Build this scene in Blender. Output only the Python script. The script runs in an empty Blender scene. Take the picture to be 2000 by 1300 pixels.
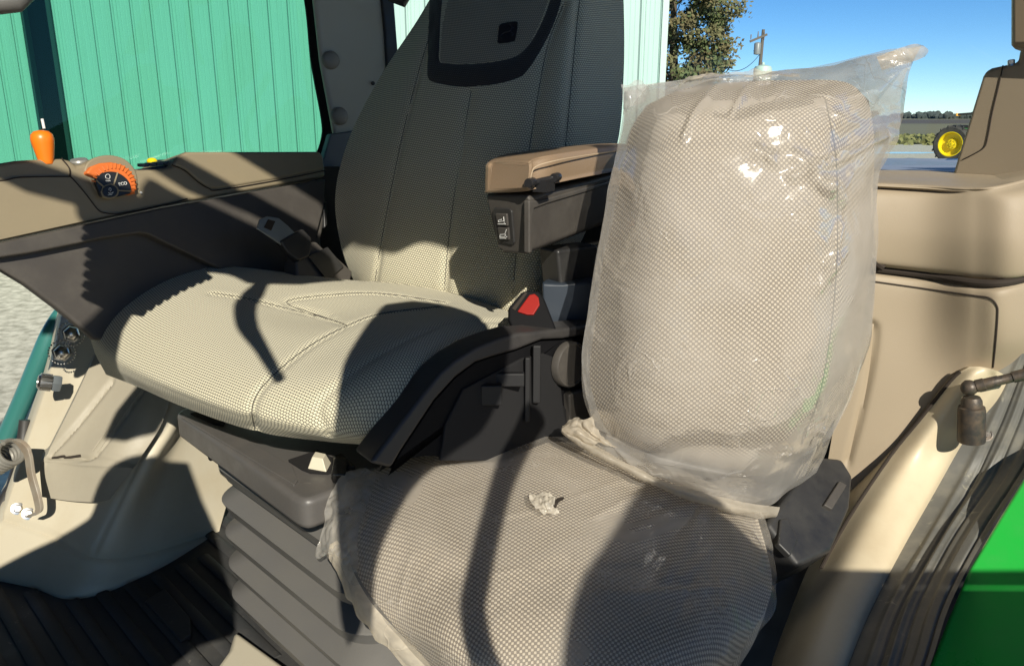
import bpy, bmesh, math, random
import numpy as np
from mathutils import Vector, Matrix, noise
random.seed(7); np.random.seed(7)
R = math.radians
sc = bpy.context.scene
col = sc.collection
# ------------------------------------------------------------------ camera
FPX = 1520.0; PITCH = R(15.6); CAMZ = 2.3
cam_d = bpy.data.cameras.new('camera'); cam = bpy.data.objects.new('camera', cam_d); col.objects.link(cam)
cam_d.sensor_width = 36; cam_d.lens = FPX*36/2000; cam_d.clip_start = .02; cam_d.clip_end = 8000
cam.location = (0, 0, CAMZ); cam.rotation_euler = (R(90)-PITCH, 0, 0)
sc.camera = cam
# ------------------------------------------------------------------ light
AZ = R(15); EL = R(32)
S = Vector((math.cos(EL)*math.sin(AZ), -math.cos(EL)*math.cos(AZ), math.sin(EL)))
w = bpy.data.worlds.new("World"); sc.world = w; w.use_nodes = True
nt = w.node_tree; bg = nt.nodes['Background']; sky = nt.nodes.new('ShaderNodeTexSky')
sky.sky_type = 'NISHITA'; sky.sun_disc = False; sky.sun_elevation = EL; sky.sun_rotation = math.atan2(S.x, S.y)
sky.air_density = .8; sky.dust_density = 0; sky.ozone_density = 3.5; sky.altitude = 2400
hs_ = nt.nodes.new('ShaderNodeHueSaturation'); hs_.inputs['Saturation'].default_value = 1.22; nt.links.new(sky.outputs[0], hs_.inputs['Color']); nt.links.new(hs_.outputs[0], bg.inputs[0]); bg.inputs[1].default_value = .105
sl = bpy.data.lights.new('sun', 'SUN'); so = bpy.data.objects.new('sun', sl); col.objects.link(so)
sl.energy = 5.0; sl.angle = R(.36); sl.color = (1, .93, .80); so.rotation_euler = S.to_track_quat('Z', 'Y').to_euler(); so.location = S*20
sc.view_settings.view_transform = 'Standard'; sc.view_settings.look = 'None'; sc.view_settings.exposure = .3; sc.view_settings.gamma = 1
sc.cycles.denoising_prefilter = 'NONE'; sc.cycles.adaptive_threshold = .006; sc.cycles.transparent_max_bounces = 24; sc.cycles.max_bounces = 8
# ------------------------------------------------------------------ helpers
cp, sp = math.cos(PITCH), math.sin(PITCH)
def ray(px, py):
    x = (px-1000)/FPX; y = (650-py)/FPX
    return Vector((x, cp+y*sp, -sp+y*cp))
def P(px, py, Y):
    d = ray(px, py); return Vector((0, 0, CAMZ))+d*(Y/d.y)
def proj(a):
    a = np.asarray(a, float); X = a[..., 0]; Yw = a[..., 1]; Z = a[..., 2]-CAMZ
    f = Yw*cp-Z*sp; u = Yw*sp+Z*cp
    return np.stack([1000+FPX*X/f, 650-FPX*u/f], -1)
class Plane:
    def __init__(s, a, b, c):
        s.p = Vector(a); n = (Vector(b)-s.p).cross(Vector(c)-s.p).normalized()
        if n.dot(Vector((0, 0, CAMZ))-s.p) < 0: n = -n
        s.n = n
    def at(s, px, py, off=0):
        d = ray(px, py); o = Vector((0, 0, CAMZ))
        t = (s.p+s.n*off-o).dot(s.n)/d.dot(s.n); return o+d*t
def hplane(z): return Plane((0, 1, z), (1, 1, z), (0, 2, z))
def tag(o, label=None, cat=None, group=None, kind=None):
    if label: o['label'] = label
    if cat: o['category'] = cat
    if group: o['group'] = group
    if kind: o['kind'] = kind
    return o
def thing(name, label, cat, loc=(0, 0, 0), group=None):
    o = bpy.data.objects.new(name, None); col.objects.link(o); o.location = loc; o.empty_display_size = .05
    return tag(o, label, cat, group)
def wm(o): return o.location.copy() if o.type == 'EMPTY' else Vector((0, 0, 0))
def link(name, me, m, parent=None, bevel=0, seg=2, smooth=True, ang=40, sub=0):
    o = bpy.data.objects.new(name, me); col.objects.link(o)
    if m:
        for mm in (m if isinstance(m, (list, tuple)) else [m]): me.materials.append(mm)
    if smooth:
        for f in me.polygons: f.use_smooth = True
        me.set_sharp_from_angle(angle=R(ang))
    if parent is not None:
        o.parent = parent; o.matrix_parent_inverse = Matrix.Translation(-wm(parent))
    if bevel:
        b = o.modifiers.new('b', 'BEVEL'); b.width = bevel; b.segments = seg; b.limit_method = 'ANGLE'; b.angle_limit = R(38); b.harden_normals = True
    if sub:
        b = o.modifiers.new('s', 'SUBSURF'); b.levels = sub; b.render_levels = sub
    return o
def mesh(name, v, f, m, parent=None, **k):
    me = bpy.data.meshes.new(name); me.from_pydata([tuple(x) for x in v], [], f); me.update()
    bm = bmesh.new(); bm.from_mesh(me); bmesh.ops.recalc_face_normals(bm, faces=bm.faces); bm.to_mesh(me); bm.free()
    return link(name, me, m, parent, **k)
class MB:
    """collects several shapes into one mesh"""
    def __init__(s): s.v = []; s.f = []
    def add(s, v, f):
        n = len(s.v); s.v += [Vector(x) for x in v]; s.f += [tuple(i+n for i in q) for q in f]; return s
    def box(s, c, size, M=None):
        v = [Vector((sx*size[0]/2, sy*size[1]/2, sz*size[2]/2)) for sx in (-1, 1) for sy in (-1, 1) for sz in (-1, 1)]
        if M is not None: v = [M@x for x in v]
        v = [x+Vector(c) for x in v]
        return s.add(v, [(0, 1, 3, 2), (4, 6, 7, 5), (0, 4, 5, 1), (2, 3, 7, 6), (0, 2, 6, 4), (1, 5, 7, 3)])
    def prism(s, pts, off):
        n = len(pts); v = [Vector(p) for p in pts]+[Vector(p)+Vector(off) for p in pts]
        return s.add(v, [tuple(range(n)), tuple(range(2*n-1, n-1, -1))]+[(i, i+n, (i+1) % n+n, (i+1) % n) for i in range(n)])
    def tube(s, pts, r, n=10, caps=True):
        pts = [Vector(p) for p in pts]; rs = r if isinstance(r, (list, tuple)) else [r]*len(pts)
        v = []; f = []; up = None
        for i, p in enumerate(pts):
            t = (pts[min(i+1, len(pts)-1)]-pts[max(i-1, 0)]).normalized()
            if up is None: up = t.orthogonal().normalized()
            up = (up-t*up.dot(t)).normalized(); b = t.cross(up)
            for k in range(n):
                a = 2*math.pi*k/n; v.append(p+(up*math.cos(a)+b*math.sin(a))*rs[i])
        for i in range(len(pts)-1):
            for k in range(n): f.append((i*n+k, i*n+(k+1) % n, (i+1)*n+(k+1) % n, (i+1)*n+k))
        if caps: f += [tuple(range(n-1, -1, -1)), tuple(range((len(pts)-1)*n, len(pts)*n))]
        return s.add(v, f)
    def lathe(s, base, axis, prof, n=24, cap=True):
        a = Vector(axis).normalized(); u = a.orthogonal().normalized(); b = a.cross(u); v = []; f = []
        for (r, h) in prof:
            for k in range(n):
                t = 2*math.pi*k/n; v.append(Vector(base)+a*h+(u*math.cos(t)+b*math.sin(t))*r)
        for i in range(len(prof)-1):
            for k in range(n): f.append((i*n+k, i*n+(k+1) % n, (i+1)*n+(k+1) % n, (i+1)*n+k))
        if cap: f += [tuple(range(n-1, -1, -1)), tuple(range((len(prof)-1)*n, len(prof)*n))]
        return s.add(v, f)
    def build(s, name, m, parent=None, **k): return mesh(name, s.v, s.f, m, parent, **k)
def crv(pts, n=8):
    """Catmull-Rom through points (tuples of any length)"""
    p = np.array([list(q) for q in pts], float); p = np.vstack([2*p[0]-p[1], p, 2*p[-1]-p[-2]]); out = []
    for i in range(1, len(p)-2):
        for k in range(n):
            t = k/n; a, b, c, d = p[i-1], p[i], p[i+1], p[i+2]
            out.append(.5*(2*b+(c-a)*t+(2*a-5*b+4*c-d)*t*t+(3*b-a-3*c+d)*t**3))
    out.append(p[-2]); return np.array(out)
def slab(name, pxs, pl, th, m, parent=None, off=0, bevel=.003, seg=2, smooth_n=0, **k):
    """an outline on a plane, given a real thickness behind it"""
    if smooth_n: pxs = crv(list(pxs)+[pxs[0]], smooth_n)[:-1]
    pts = [pl.at(q[0], q[1], off) for q in pxs]
    return MB().prism(pts, -pl.n*th).build(name, m, parent, bevel=bevel, seg=seg, **k)
def resamp(A, n):   # catmull-rom along axis 0 of array (k,...,3)
    k = A.shape[0]; Pd = np.concatenate([2*A[:1]-A[1:2], A, 2*A[-1:]-A[-2:-1]], 0)
    t = np.linspace(0, k-1, n); i = np.minimum(t.astype(int), k-2); u = (t-i).reshape((-1,)+(1,)*(A.ndim-1))
    a, b, c, d = Pd[i], Pd[i+1], Pd[i+2], Pd[i+3]
    return .5*(2*b+(c-a)*u+(2*a-5*b+4*c-d)*u**2+(3*b-a-3*c+d)*u**3)
class Surf:
    """a smooth skin through control points given as (pixel x, pixel y, distance) rows"""
    def __init__(s, rows, nv=90, nu=90):
        A = np.array([[list(P(*q)) for q in r] for r in rows]); s.set(resamp(resamp(A, nv).swapaxes(0, 1), nu).swapaxes(0, 1))
    def set(s, G):
        s.G = G; s.nrm()
        du = np.linalg.norm(np.diff(G, axis=1), axis=2); dv = np.linalg.norm(np.diff(G, axis=0), axis=2)
        U = np.concatenate([np.zeros((G.shape[0], 1)), np.cumsum(du, 1)], 1); V = np.concatenate([np.zeros((1, G.shape[1])), np.cumsum(dv, 0)], 0)
        mid = G.shape[1]//2
        U = U-U[:, mid:mid+1]
        s.uv = np.stack([.35*U+.65*U.mean(0, keepdims=True), V], -1)
    def nrm(s):
        G = s.G; a = np.gradient(G, axis=1); b = np.gradient(G, axis=0); n = np.cross(a, b); n /= np.linalg.norm(n, axis=2, keepdims=True)+1e-9
        c = np.array([0, 0, CAMZ])-G.mean((0, 1))
        if (n.mean((0, 1))*c).sum() < 0: n = -n
        s.N = n; s.px = proj(G)
    def at(s, px, py, off=0.0):
        d = ((s.px-np.array([px, py]))**2).sum(2); i, j = np.unravel_index(d.argmin(), d.shape)
        # plane through the nearest vertex, hit with the pixel's ray
        p = Vector(s.G[i, j]); n = Vector(s.N[i, j]); r = ray(px, py); o = Vector((0, 0, CAMZ))
        if abs(r.dot(n)) > .12*r.length:
            q = o+r*((p-o).dot(n)/r.dot(n))
            if (q-p).length < .03: p = q
        return p+n*off
    def line(s, pxs, off=0.0, n=8): return [s.at(q[0], q[1], off) for q in crv(pxs, n)]
    def groove(s, pxs, depth, wd, n=10):
        L = np.array([list(p) for p in s.line(pxs, 0, n)])
        # densify
        L = np.concatenate([L[:-1]+(L[1:]-L[:-1])*t for t in (0, .25, .5, .75)]+[L[-1:]], 0)
        G = s.G.reshape(-1, 3); dm = np.full(len(G), 9.)
        for q in L: dm = np.minimum(dm, ((G-q)**2).sum(1))
        f = depth*np.exp(-dm/wd**2); s.G = (G-s.N.reshape(-1, 3)*f[:, None]).reshape(s.G.shape); return s
    def bump(s, fn):
        G = s.G; f = np.array([[fn(*s.px[i, j], G[i, j]) for j in range(G.shape[1])] for i in range(G.shape[0])])
        s.G = G+s.N*f[..., None]; return s
    def clear_of(s, o, gap):
        """film lies on top of what it wraps, never inside it"""
        cam_ = np.array([0, 0, CAMZ]); op = o.px[::2, ::2].reshape(-1, 2); od = np.linalg.norm(o.G[::2, ::2].reshape(-1, 3)-cam_, axis=1)
        s.px = proj(s.G); G = s.G.reshape(-1, 3); q = s.px.reshape(-1, 2)
        for i in range(len(G)):
            d = ((op-q[i])**2).sum(1); j = d.argmin()
            if d[j] < 150:
                r = np.linalg.norm(G[i]-cam_); lim = od[j]-gap
                if r > lim: G[i] = cam_+(G[i]-cam_)*lim/r
        s.G = G.reshape(s.G.shape); return s
    def build(s, name, m, parent=None, back=None, sides=True, **k):
        s.nrm(); G = s.G; nv, nu = G.shape[:2]; v = G.reshape(-1, 3).tolist(); uvs = s.uv.reshape(-1, 2).tolist()
        f = [(i*nu+j, i*nu+j+1, (i+1)*nu+j+1, (i+1)*nu+j) for i in range(nv-1) for j in range(nu-1)]
        if back is not None:
            ring = [(0, j) for j in range(nu)]+[(i, nu-1) for i in range(1, nv)]+[(nv-1, j) for j in range(nu-2, -1, -1)]+[(i, 0) for i in range(nv-2, 0, -1)]
            b = np.array(back); c = G.mean((0, 1)); n0 = len(v)
            for (i, j) in ring:
                q = G[i, j]; v.append(list(q+b*.55+(c-q)*.04)); uvs.append(list(s.uv[i, j]))
            n1 = len(v); st = 3; ii = list(range(0, nv-1, st))+[nv-1]; jj = list(range(0, nu-1, st))+[nu-1]
            for i in ii:
                for j in jj:
                    q = G[i, j]; v.append(list(q+b+(c-q)*.08)); uvs.append(list(s.uv[i, j]))
            w_ = len(jj)
            for i in range(len(ii)-1):
                for j in range(w_-1): f.append((n1+i*w_+j, n1+(i+1)*w_+j, n1+(i+1)*w_+j+1, n1+i*w_+j+1))
            L = len(ring); ki = {a_: k_ for k_, a_ in enumerate(ii)}; kj = {a_: k_ for k_, a_ in enumerate(jj)}
            def bk(a_):     # nearest vertex of the coarser back skin
                i = min(ii, key=lambda t: abs(t-a_[0])); j = min(jj, key=lambda t: abs(t-a_[1])); return n1+ki[i]*w_+kj[j]
            for k_ in range(L):
                a = ring[k_]; d = ring[(k_+1) % L]; ia = a[0]*nu+a[1]; id_ = d[0]*nu+d[1]; m0, m1 = n0+k_, n0+(k_+1) % L; e0, e1 = bk(a), bk(d)
                f.append((id_, ia, m0, m1)); f.append((m1, m0, e0) if e0 == e1 else (m1, m0, e0, e1))
        me = bpy.data.meshes.new(name); me.from_pydata(v, [], f); uvl = me.uv_layers.new(name='UVMap')
        li = np.empty(len(me.loops), int); me.loops.foreach_get('vertex_index', li); uvl.data.foreach_set('uv', np.array(uvs)[li].ravel())
        bm = bmesh.new(); bm.from_mesh(me); bmesh.ops.recalc_face_normals(bm, faces=bm.faces); bm.to_mesh(me); bm.free()
        return link(name, me, m, parent, **k)
def ribbon(s, name, A, B, m, parent, off, n=8, across=6, th=.003):
    """a strip of fabric or trim lying on surface s between two outlines"""
    a = crv(A, n); b = crv(B, n); v = []; uv = []
    for i in range(len(a)):
        for k in range(across+1):
            q = a[i]+(b[i]-a[i])*k/across; e = off if 0 < k < across else off-th
            v.append(s.at(q[0], q[1], e))
    f = [(i*(across+1)+k, i*(across+1)+k+1, (i+1)*(across+1)+k+1, (i+1)*(across+1)+k) for i in range(len(a)-1) for k in range(across)]
    me = bpy.data.meshes.new(name); me.from_pydata([tuple(x) for x in v], [], f); ul = me.uv_layers.new(name='UVMap')
    for l in me.loops:
        q = np.array(v[l.vertex_index]); d = ((s.G-q)**2).sum(2); i, j = np.unravel_index(d.argmin(), d.shape); i = min(max(i, 1), s.G.shape[0]-2); j = min(max(j, 1), s.G.shape[1]-2)
        gu = (s.G[i, j+1]-s.G[i, j-1])/2; gv = (s.G[i+1, j]-s.G[i-1, j])/2; ab = np.linalg.lstsq(np.stack([gu, gv], 1), q-s.G[i, j], rcond=None)[0]
        ul.data[l.index].uv = s.uv[i, j]+ab[0]*(s.uv[i, j+1]-s.uv[i, j-1])/2+ab[1]*(s.uv[i+1, j]-s.uv[i-1, j])/2
    return link(name, me, m, parent)
def text(name, body, size, M, m, parent, ext=.0004):
    c = bpy.data.curves.new(name, 'FONT'); c.body = body; c.size = size; c.align_x = 'CENTER'; c.align_y = 'CENTER'; c.extrude = ext
    o = bpy.data.objects.new('tmp', c); col.objects.link(o); bpy.context.view_layer.update()
    me = bpy.data.meshes.new_from_object(o.evaluated_get(bpy.context.evaluated_depsgraph_get())); bpy.data.objects.remove(o)
    me.transform(M); return link(name, me, m, parent, smooth=False)
# ------------------------------------------------------------------ materials
def mat(name, c, rough=.5, metal=0, noise_s=0, noise_a=0, bump=0, bump_s=400, spec=.5, c2=None, cs=20, clo=.35, chi=.7, coat=0, sheen=0, coord='Object', stretch=None, scuff=None, ss=38, st=.64):
    """principled surface; c2 = stains / wear with their own pattern"""
    m = bpy.data.materials.new(name); m.use_nodes = True; t = m.node_tree; N = t.nodes; L = t.links; b = N['Principled BSDF']
    b.inputs['Base Color'].default_value = (*c, 1); b.inputs['Roughness'].default_value = rough; b.inputs['Metallic'].default_value = metal
    b.inputs['Specular IOR Level'].default_value = spec; b.inputs['Coat Weight'].default_value = coat; b.inputs['Sheen Weight'].default_value = sheen
    tc = N.new('ShaderNodeTexCoord')
    if c2:
        n = N.new('ShaderNodeTexNoise'); n.inputs['Scale'].default_value = cs; n.inputs['Detail'].default_value = 7; n.inputs['Roughness'].default_value = .65
        if stretch:
            mp = N.new('ShaderNodeMapping'); mp.inputs['Scale'].default_value = stretch; L.new(tc.outputs[coord], mp.inputs[0]); L.new(mp.outputs[0], n.inputs['Vector'])
        else: L.new(tc.outputs[coord], n.inputs['Vector'])
        r = N.new('ShaderNodeValToRGB'); r.color_ramp.elements[0].position = clo; r.color_ramp.elements[1].position = chi
        r.color_ramp.elements[0].color = (*c, 1); r.color_ramp.elements[1].color = (*c2, 1); L.new(n.outputs[0], r.inputs[0]); L.new(r.outputs[0], b.inputs['Base Color'])
        mr = N.new('ShaderNodeMapRange'); mr.inputs[1].default_value = .3; mr.inputs[2].default_value = .7; mr.inputs[3].default_value = max(.05, rough-.1); mr.inputs[4].default_value = min(1, rough+.15)
        L.new(n.outputs[0], mr.inputs[0]); L.new(mr.outputs[0], b.inputs['Roughness'])
    if scuff:    # pale scratches and dust caught on the surface
        n3 = N.new('ShaderNodeTexNoise'); n3.inputs['Scale'].default_value = ss; n3.inputs['Detail'].default_value = 9; n3.inputs['Roughness'].default_value = .72; n3.inputs['Distortion'].default_value = .6
        mp3 = N.new('ShaderNodeMapping'); mp3.inputs['Scale'].default_value = (1, 1, .45); mp3.inputs['Rotation'].default_value = (.3, .5, .8); L.new(tc.outputs[coord], mp3.inputs[0]); L.new(mp3.outputs[0], n3.inputs['Vector'])
        r3 = N.new('ShaderNodeMapRange'); r3.inputs[1].default_value = st; r3.inputs[2].default_value = st+.10; r3.inputs[4].default_value = .75; L.new(n3.outputs[0], r3.inputs[0])
        mx3 = N.new('ShaderNodeMix'); mx3.data_type = 'RGBA'; mx3.inputs[7].default_value = (*scuff, 1); L.new(r3.outputs[0], mx3.inputs[0])
        if c2: L.new(r.outputs[0], mx3.inputs[6])
        else: mx3.inputs[6].default_value = (*c, 1)
        L.new(mx3.outputs[2], b.inputs['Base Color'])
    if bump:
        n2 = N.new('ShaderNodeTexNoise'); n2.inputs['Scale'].default_value = bump_s; n2.inputs['Detail'].default_value = 3; L.new(tc.outputs[coord], n2.inputs['Vector'])
        bp = N.new('ShaderNodeBump'); bp.inputs['Strength'].default_value = bump; bp.inputs['Distance'].default_value = .001
        L.new(n2.outputs[0], bp.inputs['Height']); L.new(bp.outputs[0], b.inputs['Normal'])
    return m
def weave(name, light, dark, cell=.0052, hi=.35, lo=-.25, rough=.85, mottl=.12, bumpd=.0012, oval=False):
    m = bpy.data.materials.new(name); m.use_nodes = True; t = m.node_tree; N = t.nodes; L = t.links; b = N['Principled BSDF']
    b.inputs['Roughness'].default_value = rough; b.inputs['Specular IOR Level'].default_value = .25; b.inputs['Sheen Weight'].default_value = .15
    tc = N.new('ShaderNodeTexCoord'); mp = N.new('ShaderNodeVectorMath'); mp.operation = 'SCALE'; mp.inputs['Scale'].default_value = math.pi/cell
    L.new(tc.outputs['UV'], mp.inputs[0])
    # small irregularity of the threads
    nz = N.new('ShaderNodeTexNoise'); nz.inputs['Scale'].default_value = 60; nz.inputs['Detail'].default_value = 2; L.new(tc.outputs['UV'], nz.inputs['Vector'])
    nm = N.new('ShaderNodeVectorMath'); nm.operation = 'MULTIPLY_ADD'; nm.inputs[1].default_value = (.9, .9, 0); L.new(nz.outputs['Color'], nm.inputs[0]); L.new(mp.outputs[0], nm.inputs[2])
    sx = N.new('ShaderNodeSeparateXYZ'); L.new(nm.outputs[0], sx.inputs[0])
    def ma(op, a, b_=None):
        q = N.new('ShaderNodeMath'); q.operation = op
        if isinstance(a, (int, float)): q.inputs[0].default_value = a
        else: L.new(a, q.inputs[0])
        if b_ is not None:
            if isinstance(b_, (int, float)): q.inputs[1].default_value = b_
            else: L.new(b_, q.inputs[1])
        return q.outputs[0]
    s1 = ma('SINE', sx.outputs[0]); s2 = ma('SINE', sx.outputs[1]); pr = ma('MULTIPLY', s1, s2)
    mr = N.new('ShaderNodeMapRange'); mr.interpolation_type = 'SMOOTHSTEP'; mr.inputs[1].default_value = lo; mr.inputs[2].default_value = hi; L.new(pr, mr.inputs[0])
    if oval:     # rounded yarn floats in staggered rows with thin dark gaps between them
        U_ = ma('MULTIPLY', sx.outputs[0], 1/math.pi/1.42); V_ = ma('MULTIPLY', sx.outputs[1], 1/math.pi/1.24)
        sh = ma('MULTIPLY', ma('FLOORED_MODULO', ma('FLOOR', V_), 2.0), .5)
        a_ = ma('SUBTRACT', ma('FRACT', ma('ADD', U_, sh)), .5); b_ = ma('SUBTRACT', ma('FRACT', V_), .5)
        d_ = ma('MULTIPLY', ma('SQRT', ma('ADD', ma('MULTIPLY', a_, a_), ma('MULTIPLY', b_, b_))), 2.0)
        L.new(d_, mr.inputs[0]); mr.inputs[1].default_value = 1.16; mr.inputs[2].default_value = .62
    # second, larger mottling of the yarn tone
    n3 = N.new('ShaderNodeTexNoise'); n3.inputs['Scale'].default_value = 260; n3.inputs['Detail'].default_value = 2; L.new(tc.outputs['UV'], n3.inputs['Vector'])
    fac = ma('MULTIPLY', mr.outputs[0], ma('ADD', 1-mottl, ma('MULTIPLY', n3.outputs[0], 2*mottl)))
    mx = N.new('ShaderNodeMix'); mx.data_type = 'RGBA'; mx.inputs[6].default_value = (*dark, 1); mx.inputs[7].default_value = (*light, 1); L.new(fac, mx.inputs[0]); L.new(mx.outputs[2], b.inputs['Base Color'])
    bp = N.new('ShaderNodeBump'); bp.inputs['Distance'].default_value = bumpd; bp.inputs['Strength'].default_value = .7; L.new(mr.outputs[0], bp.inputs['Height']); L.new(bp.outputs[0], b.inputs['Normal'])
    return m
def film(name, haze=.22, hazev=.25, tint=(.93, .92, .90), scale=14, gloss=.09, seed=0, crease=16):
    """thin milky polyethylene"""
    m = bpy.data.materials.new(name); m.use_nodes = True; t = m.node_tree; N = t.nodes; L = t.links; N.remove(N['Principled BSDF']); out = N['Material Output']
    tc = N.new('ShaderNodeTexCoord'); mp = N.new('ShaderNodeMapping'); mp.inputs['Location'].default_value = (seed, seed*1.7, 0); L.new(tc.outputs['Object'], mp.inputs[0])
    nz = N.new('ShaderNodeTexNoise'); nz.inputs['Scale'].default_value = scale; nz.inputs['Detail'].default_value = 5; nz.inputs['Distortion'].default_value = .8; L.new(mp.outputs[0], nz.inputs['Vector'])
    mr = N.new('ShaderNodeMapRange'); mr.inputs[1].default_value = .35; mr.inputs[2].default_value = .72; mr.inputs[3].default_value = haze; mr.inputs[4].default_value = haze+hazev; L.new(nz.outputs[0], mr.inputs[0])
    # crinkles: long soft creases with a little fine tremble
    n2 = N.new('ShaderNodeTexNoise'); n2.inputs['Scale'].default_value = 11; n2.inputs['Detail'].default_value = 3; n2.inputs['Roughness'].default_value = .45; n2.inputs['Distortion'].default_value = 1.2; L.new(mp.outputs[0], n2.inputs['Vector'])
    n4 = N.new('ShaderNodeTexNoise'); n4.inputs['Scale'].default_value = 90; n4.inputs['Detail'].default_value = 2; L.new(mp.outputs[0], n4.inputs['Vector'])
    # sharp fold lines: edges of a warped cell pattern, broken up by noise
    wv = N.new('ShaderNodeVectorMath'); wv.operation = 'MULTIPLY_ADD'; wv.inputs[1].default_value = (.16, .16, .16); L.new(n2.outputs['Color'], wv.inputs[0]); L.new(mp.outputs[0], wv.inputs[2])
    vo = N.new('ShaderNodeTexVoronoi'); vo.feature = 'DISTANCE_TO_EDGE'; vo.inputs['Scale'].default_value = crease; L.new(wv.outputs[0], vo.inputs['Vector'])
    vr = N.new('ShaderNodeMapRange'); vr.interpolation_type = 'SMOOTHSTEP'; vr.inputs[1].default_value = 0; vr.inputs[2].default_value = .035; vr.inputs[3].default_value = 1; vr.inputs[4].default_value = 0; L.new(vo.outputs['Distance'], vr.inputs[0])
    n5 = N.new('ShaderNodeTexNoise'); n5.inputs['Scale'].default_value = 9; n5.inputs['Detail'].default_value = 2; L.new(mp.outputs[0], n5.inputs['Vector'])
    mk = N.new('ShaderNodeMapRange'); mk.inputs[1].default_value = .5; mk.inputs[2].default_value = .66; L.new(n5.outputs[0], mk.inputs[0])
    cr = N.new('ShaderNodeMath'); cr.operation = 'MULTIPLY'; L.new(vr.outputs[0], cr.inputs[0]); L.new(mk.outputs[0], cr.inputs[1])
    ad0 = N.new('ShaderNodeMath'); ad0.operation = 'MULTIPLY_ADD'; ad0.inputs[1].default_value = .05; L.new(n4.outputs[0], ad0.inputs[0]); L.new(n2.outputs[0], ad0.inputs[2])
    ad = N.new('ShaderNodeMath'); ad.operation = 'MULTIPLY_ADD'; ad.inputs[1].default_value = .15; L.new(cr.outputs[0], ad.inputs[0]); L.new(ad0.outputs[0], ad.inputs[2])
    hz = N.new('ShaderNodeMath'); hz.operation = 'MULTIPLY_ADD'; hz.inputs[1].default_value = .16; hz.use_clamp = True; L.new(cr.outputs[0], hz.inputs[0]); L.new(mr.outputs[0], hz.inputs[2])
    bp = N.new('ShaderNodeBump'); bp.inputs['Strength'].default_value = .6; bp.inputs['Distance'].default_value = .008; L.new(ad.outputs[0], bp.inputs['Height'])
    tr = N.new('ShaderNodeBsdfTransparent'); tr.inputs[0].default_value = (.97, .97, .965, 1)
    df = N.new('ShaderNodeBsdfDiffuse'); df.inputs[0].default_value = (*tint, 1); tl = N.new('ShaderNodeBsdfTranslucent'); tl.inputs[0].default_value = (*tint, 1)
    L.new(bp.outputs[0], df.inputs['Normal']); m1 = N.new('ShaderNodeMixShader'); m1.inputs[0].default_value = .5; L.new(df.outputs[0], m1.inputs[1]); L.new(tl.outputs[0], m1.inputs[2])
    m2 = N.new('ShaderNodeMixShader'); L.new(hz.outputs[0], m2.inputs[0]); L.new(tr.outputs[0], m2.inputs[1]); L.new(m1.outputs[0], m2.inputs[2])
    gl = N.new('ShaderNodeBsdfGlossy'); gl.inputs['Roughness'].default_value = .16; L.new(bp.outputs[0], gl.inputs['Normal'])
    fr = N.new('ShaderNodeFresnel'); fr.inputs['IOR'].default_value = 1.45; L.new(bp.outputs[0], fr.inputs['Normal'])
    f2 = N.new('ShaderNodeMath'); f2.operation = 'MULTIPLY_ADD'; f2.inputs[1].default_value = .22; f2.inputs[2].default_value = gloss*.3; f2.use_clamp = True; L.new(fr.outputs[0], f2.inputs[0])
    m3 = N.new('ShaderNodeMixShader'); L.new(f2.outputs[0], m3.inputs[0]); L.new(m2.outputs[0], m3.inputs[1]); L.new(gl.outputs[0], m3.inputs[2]); L.new(m3.outputs[0], out.inputs[0])
    return m
def glass(name, tint, refl=.5):
    m = bpy.data.materials.new(name); m.use_nodes = True; t = m.node_tree; N = t.nodes; L = t.links; N.remove(N['Principled BSDF']); out = N['Material Output']
    tr = N.new('ShaderNodeBsdfTransparent'); tr.inputs[0].default_value = (*tint, 1); gl = N.new('ShaderNodeBsdfGlossy'); gl.inputs['Roughness'].default_value = .02
    fr = N.new('ShaderNodeFresnel'); fr.inputs['IOR'].default_value = 1.4; f2 = N.new('ShaderNodeMath'); f2.operation = 'MULTIPLY'; f2.inputs[1].default_value = refl; L.new(fr.outputs[0], f2.inputs[0])
    mx = N.new('ShaderNodeMixShader'); L.new(f2.outputs[0], mx.inputs[0]); L.new(tr.outputs[0], mx.inputs[1]); L.new(gl.outputs[0], mx.inputs[2]); L.new(mx.outputs[0], out.inputs[0]); return m
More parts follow.
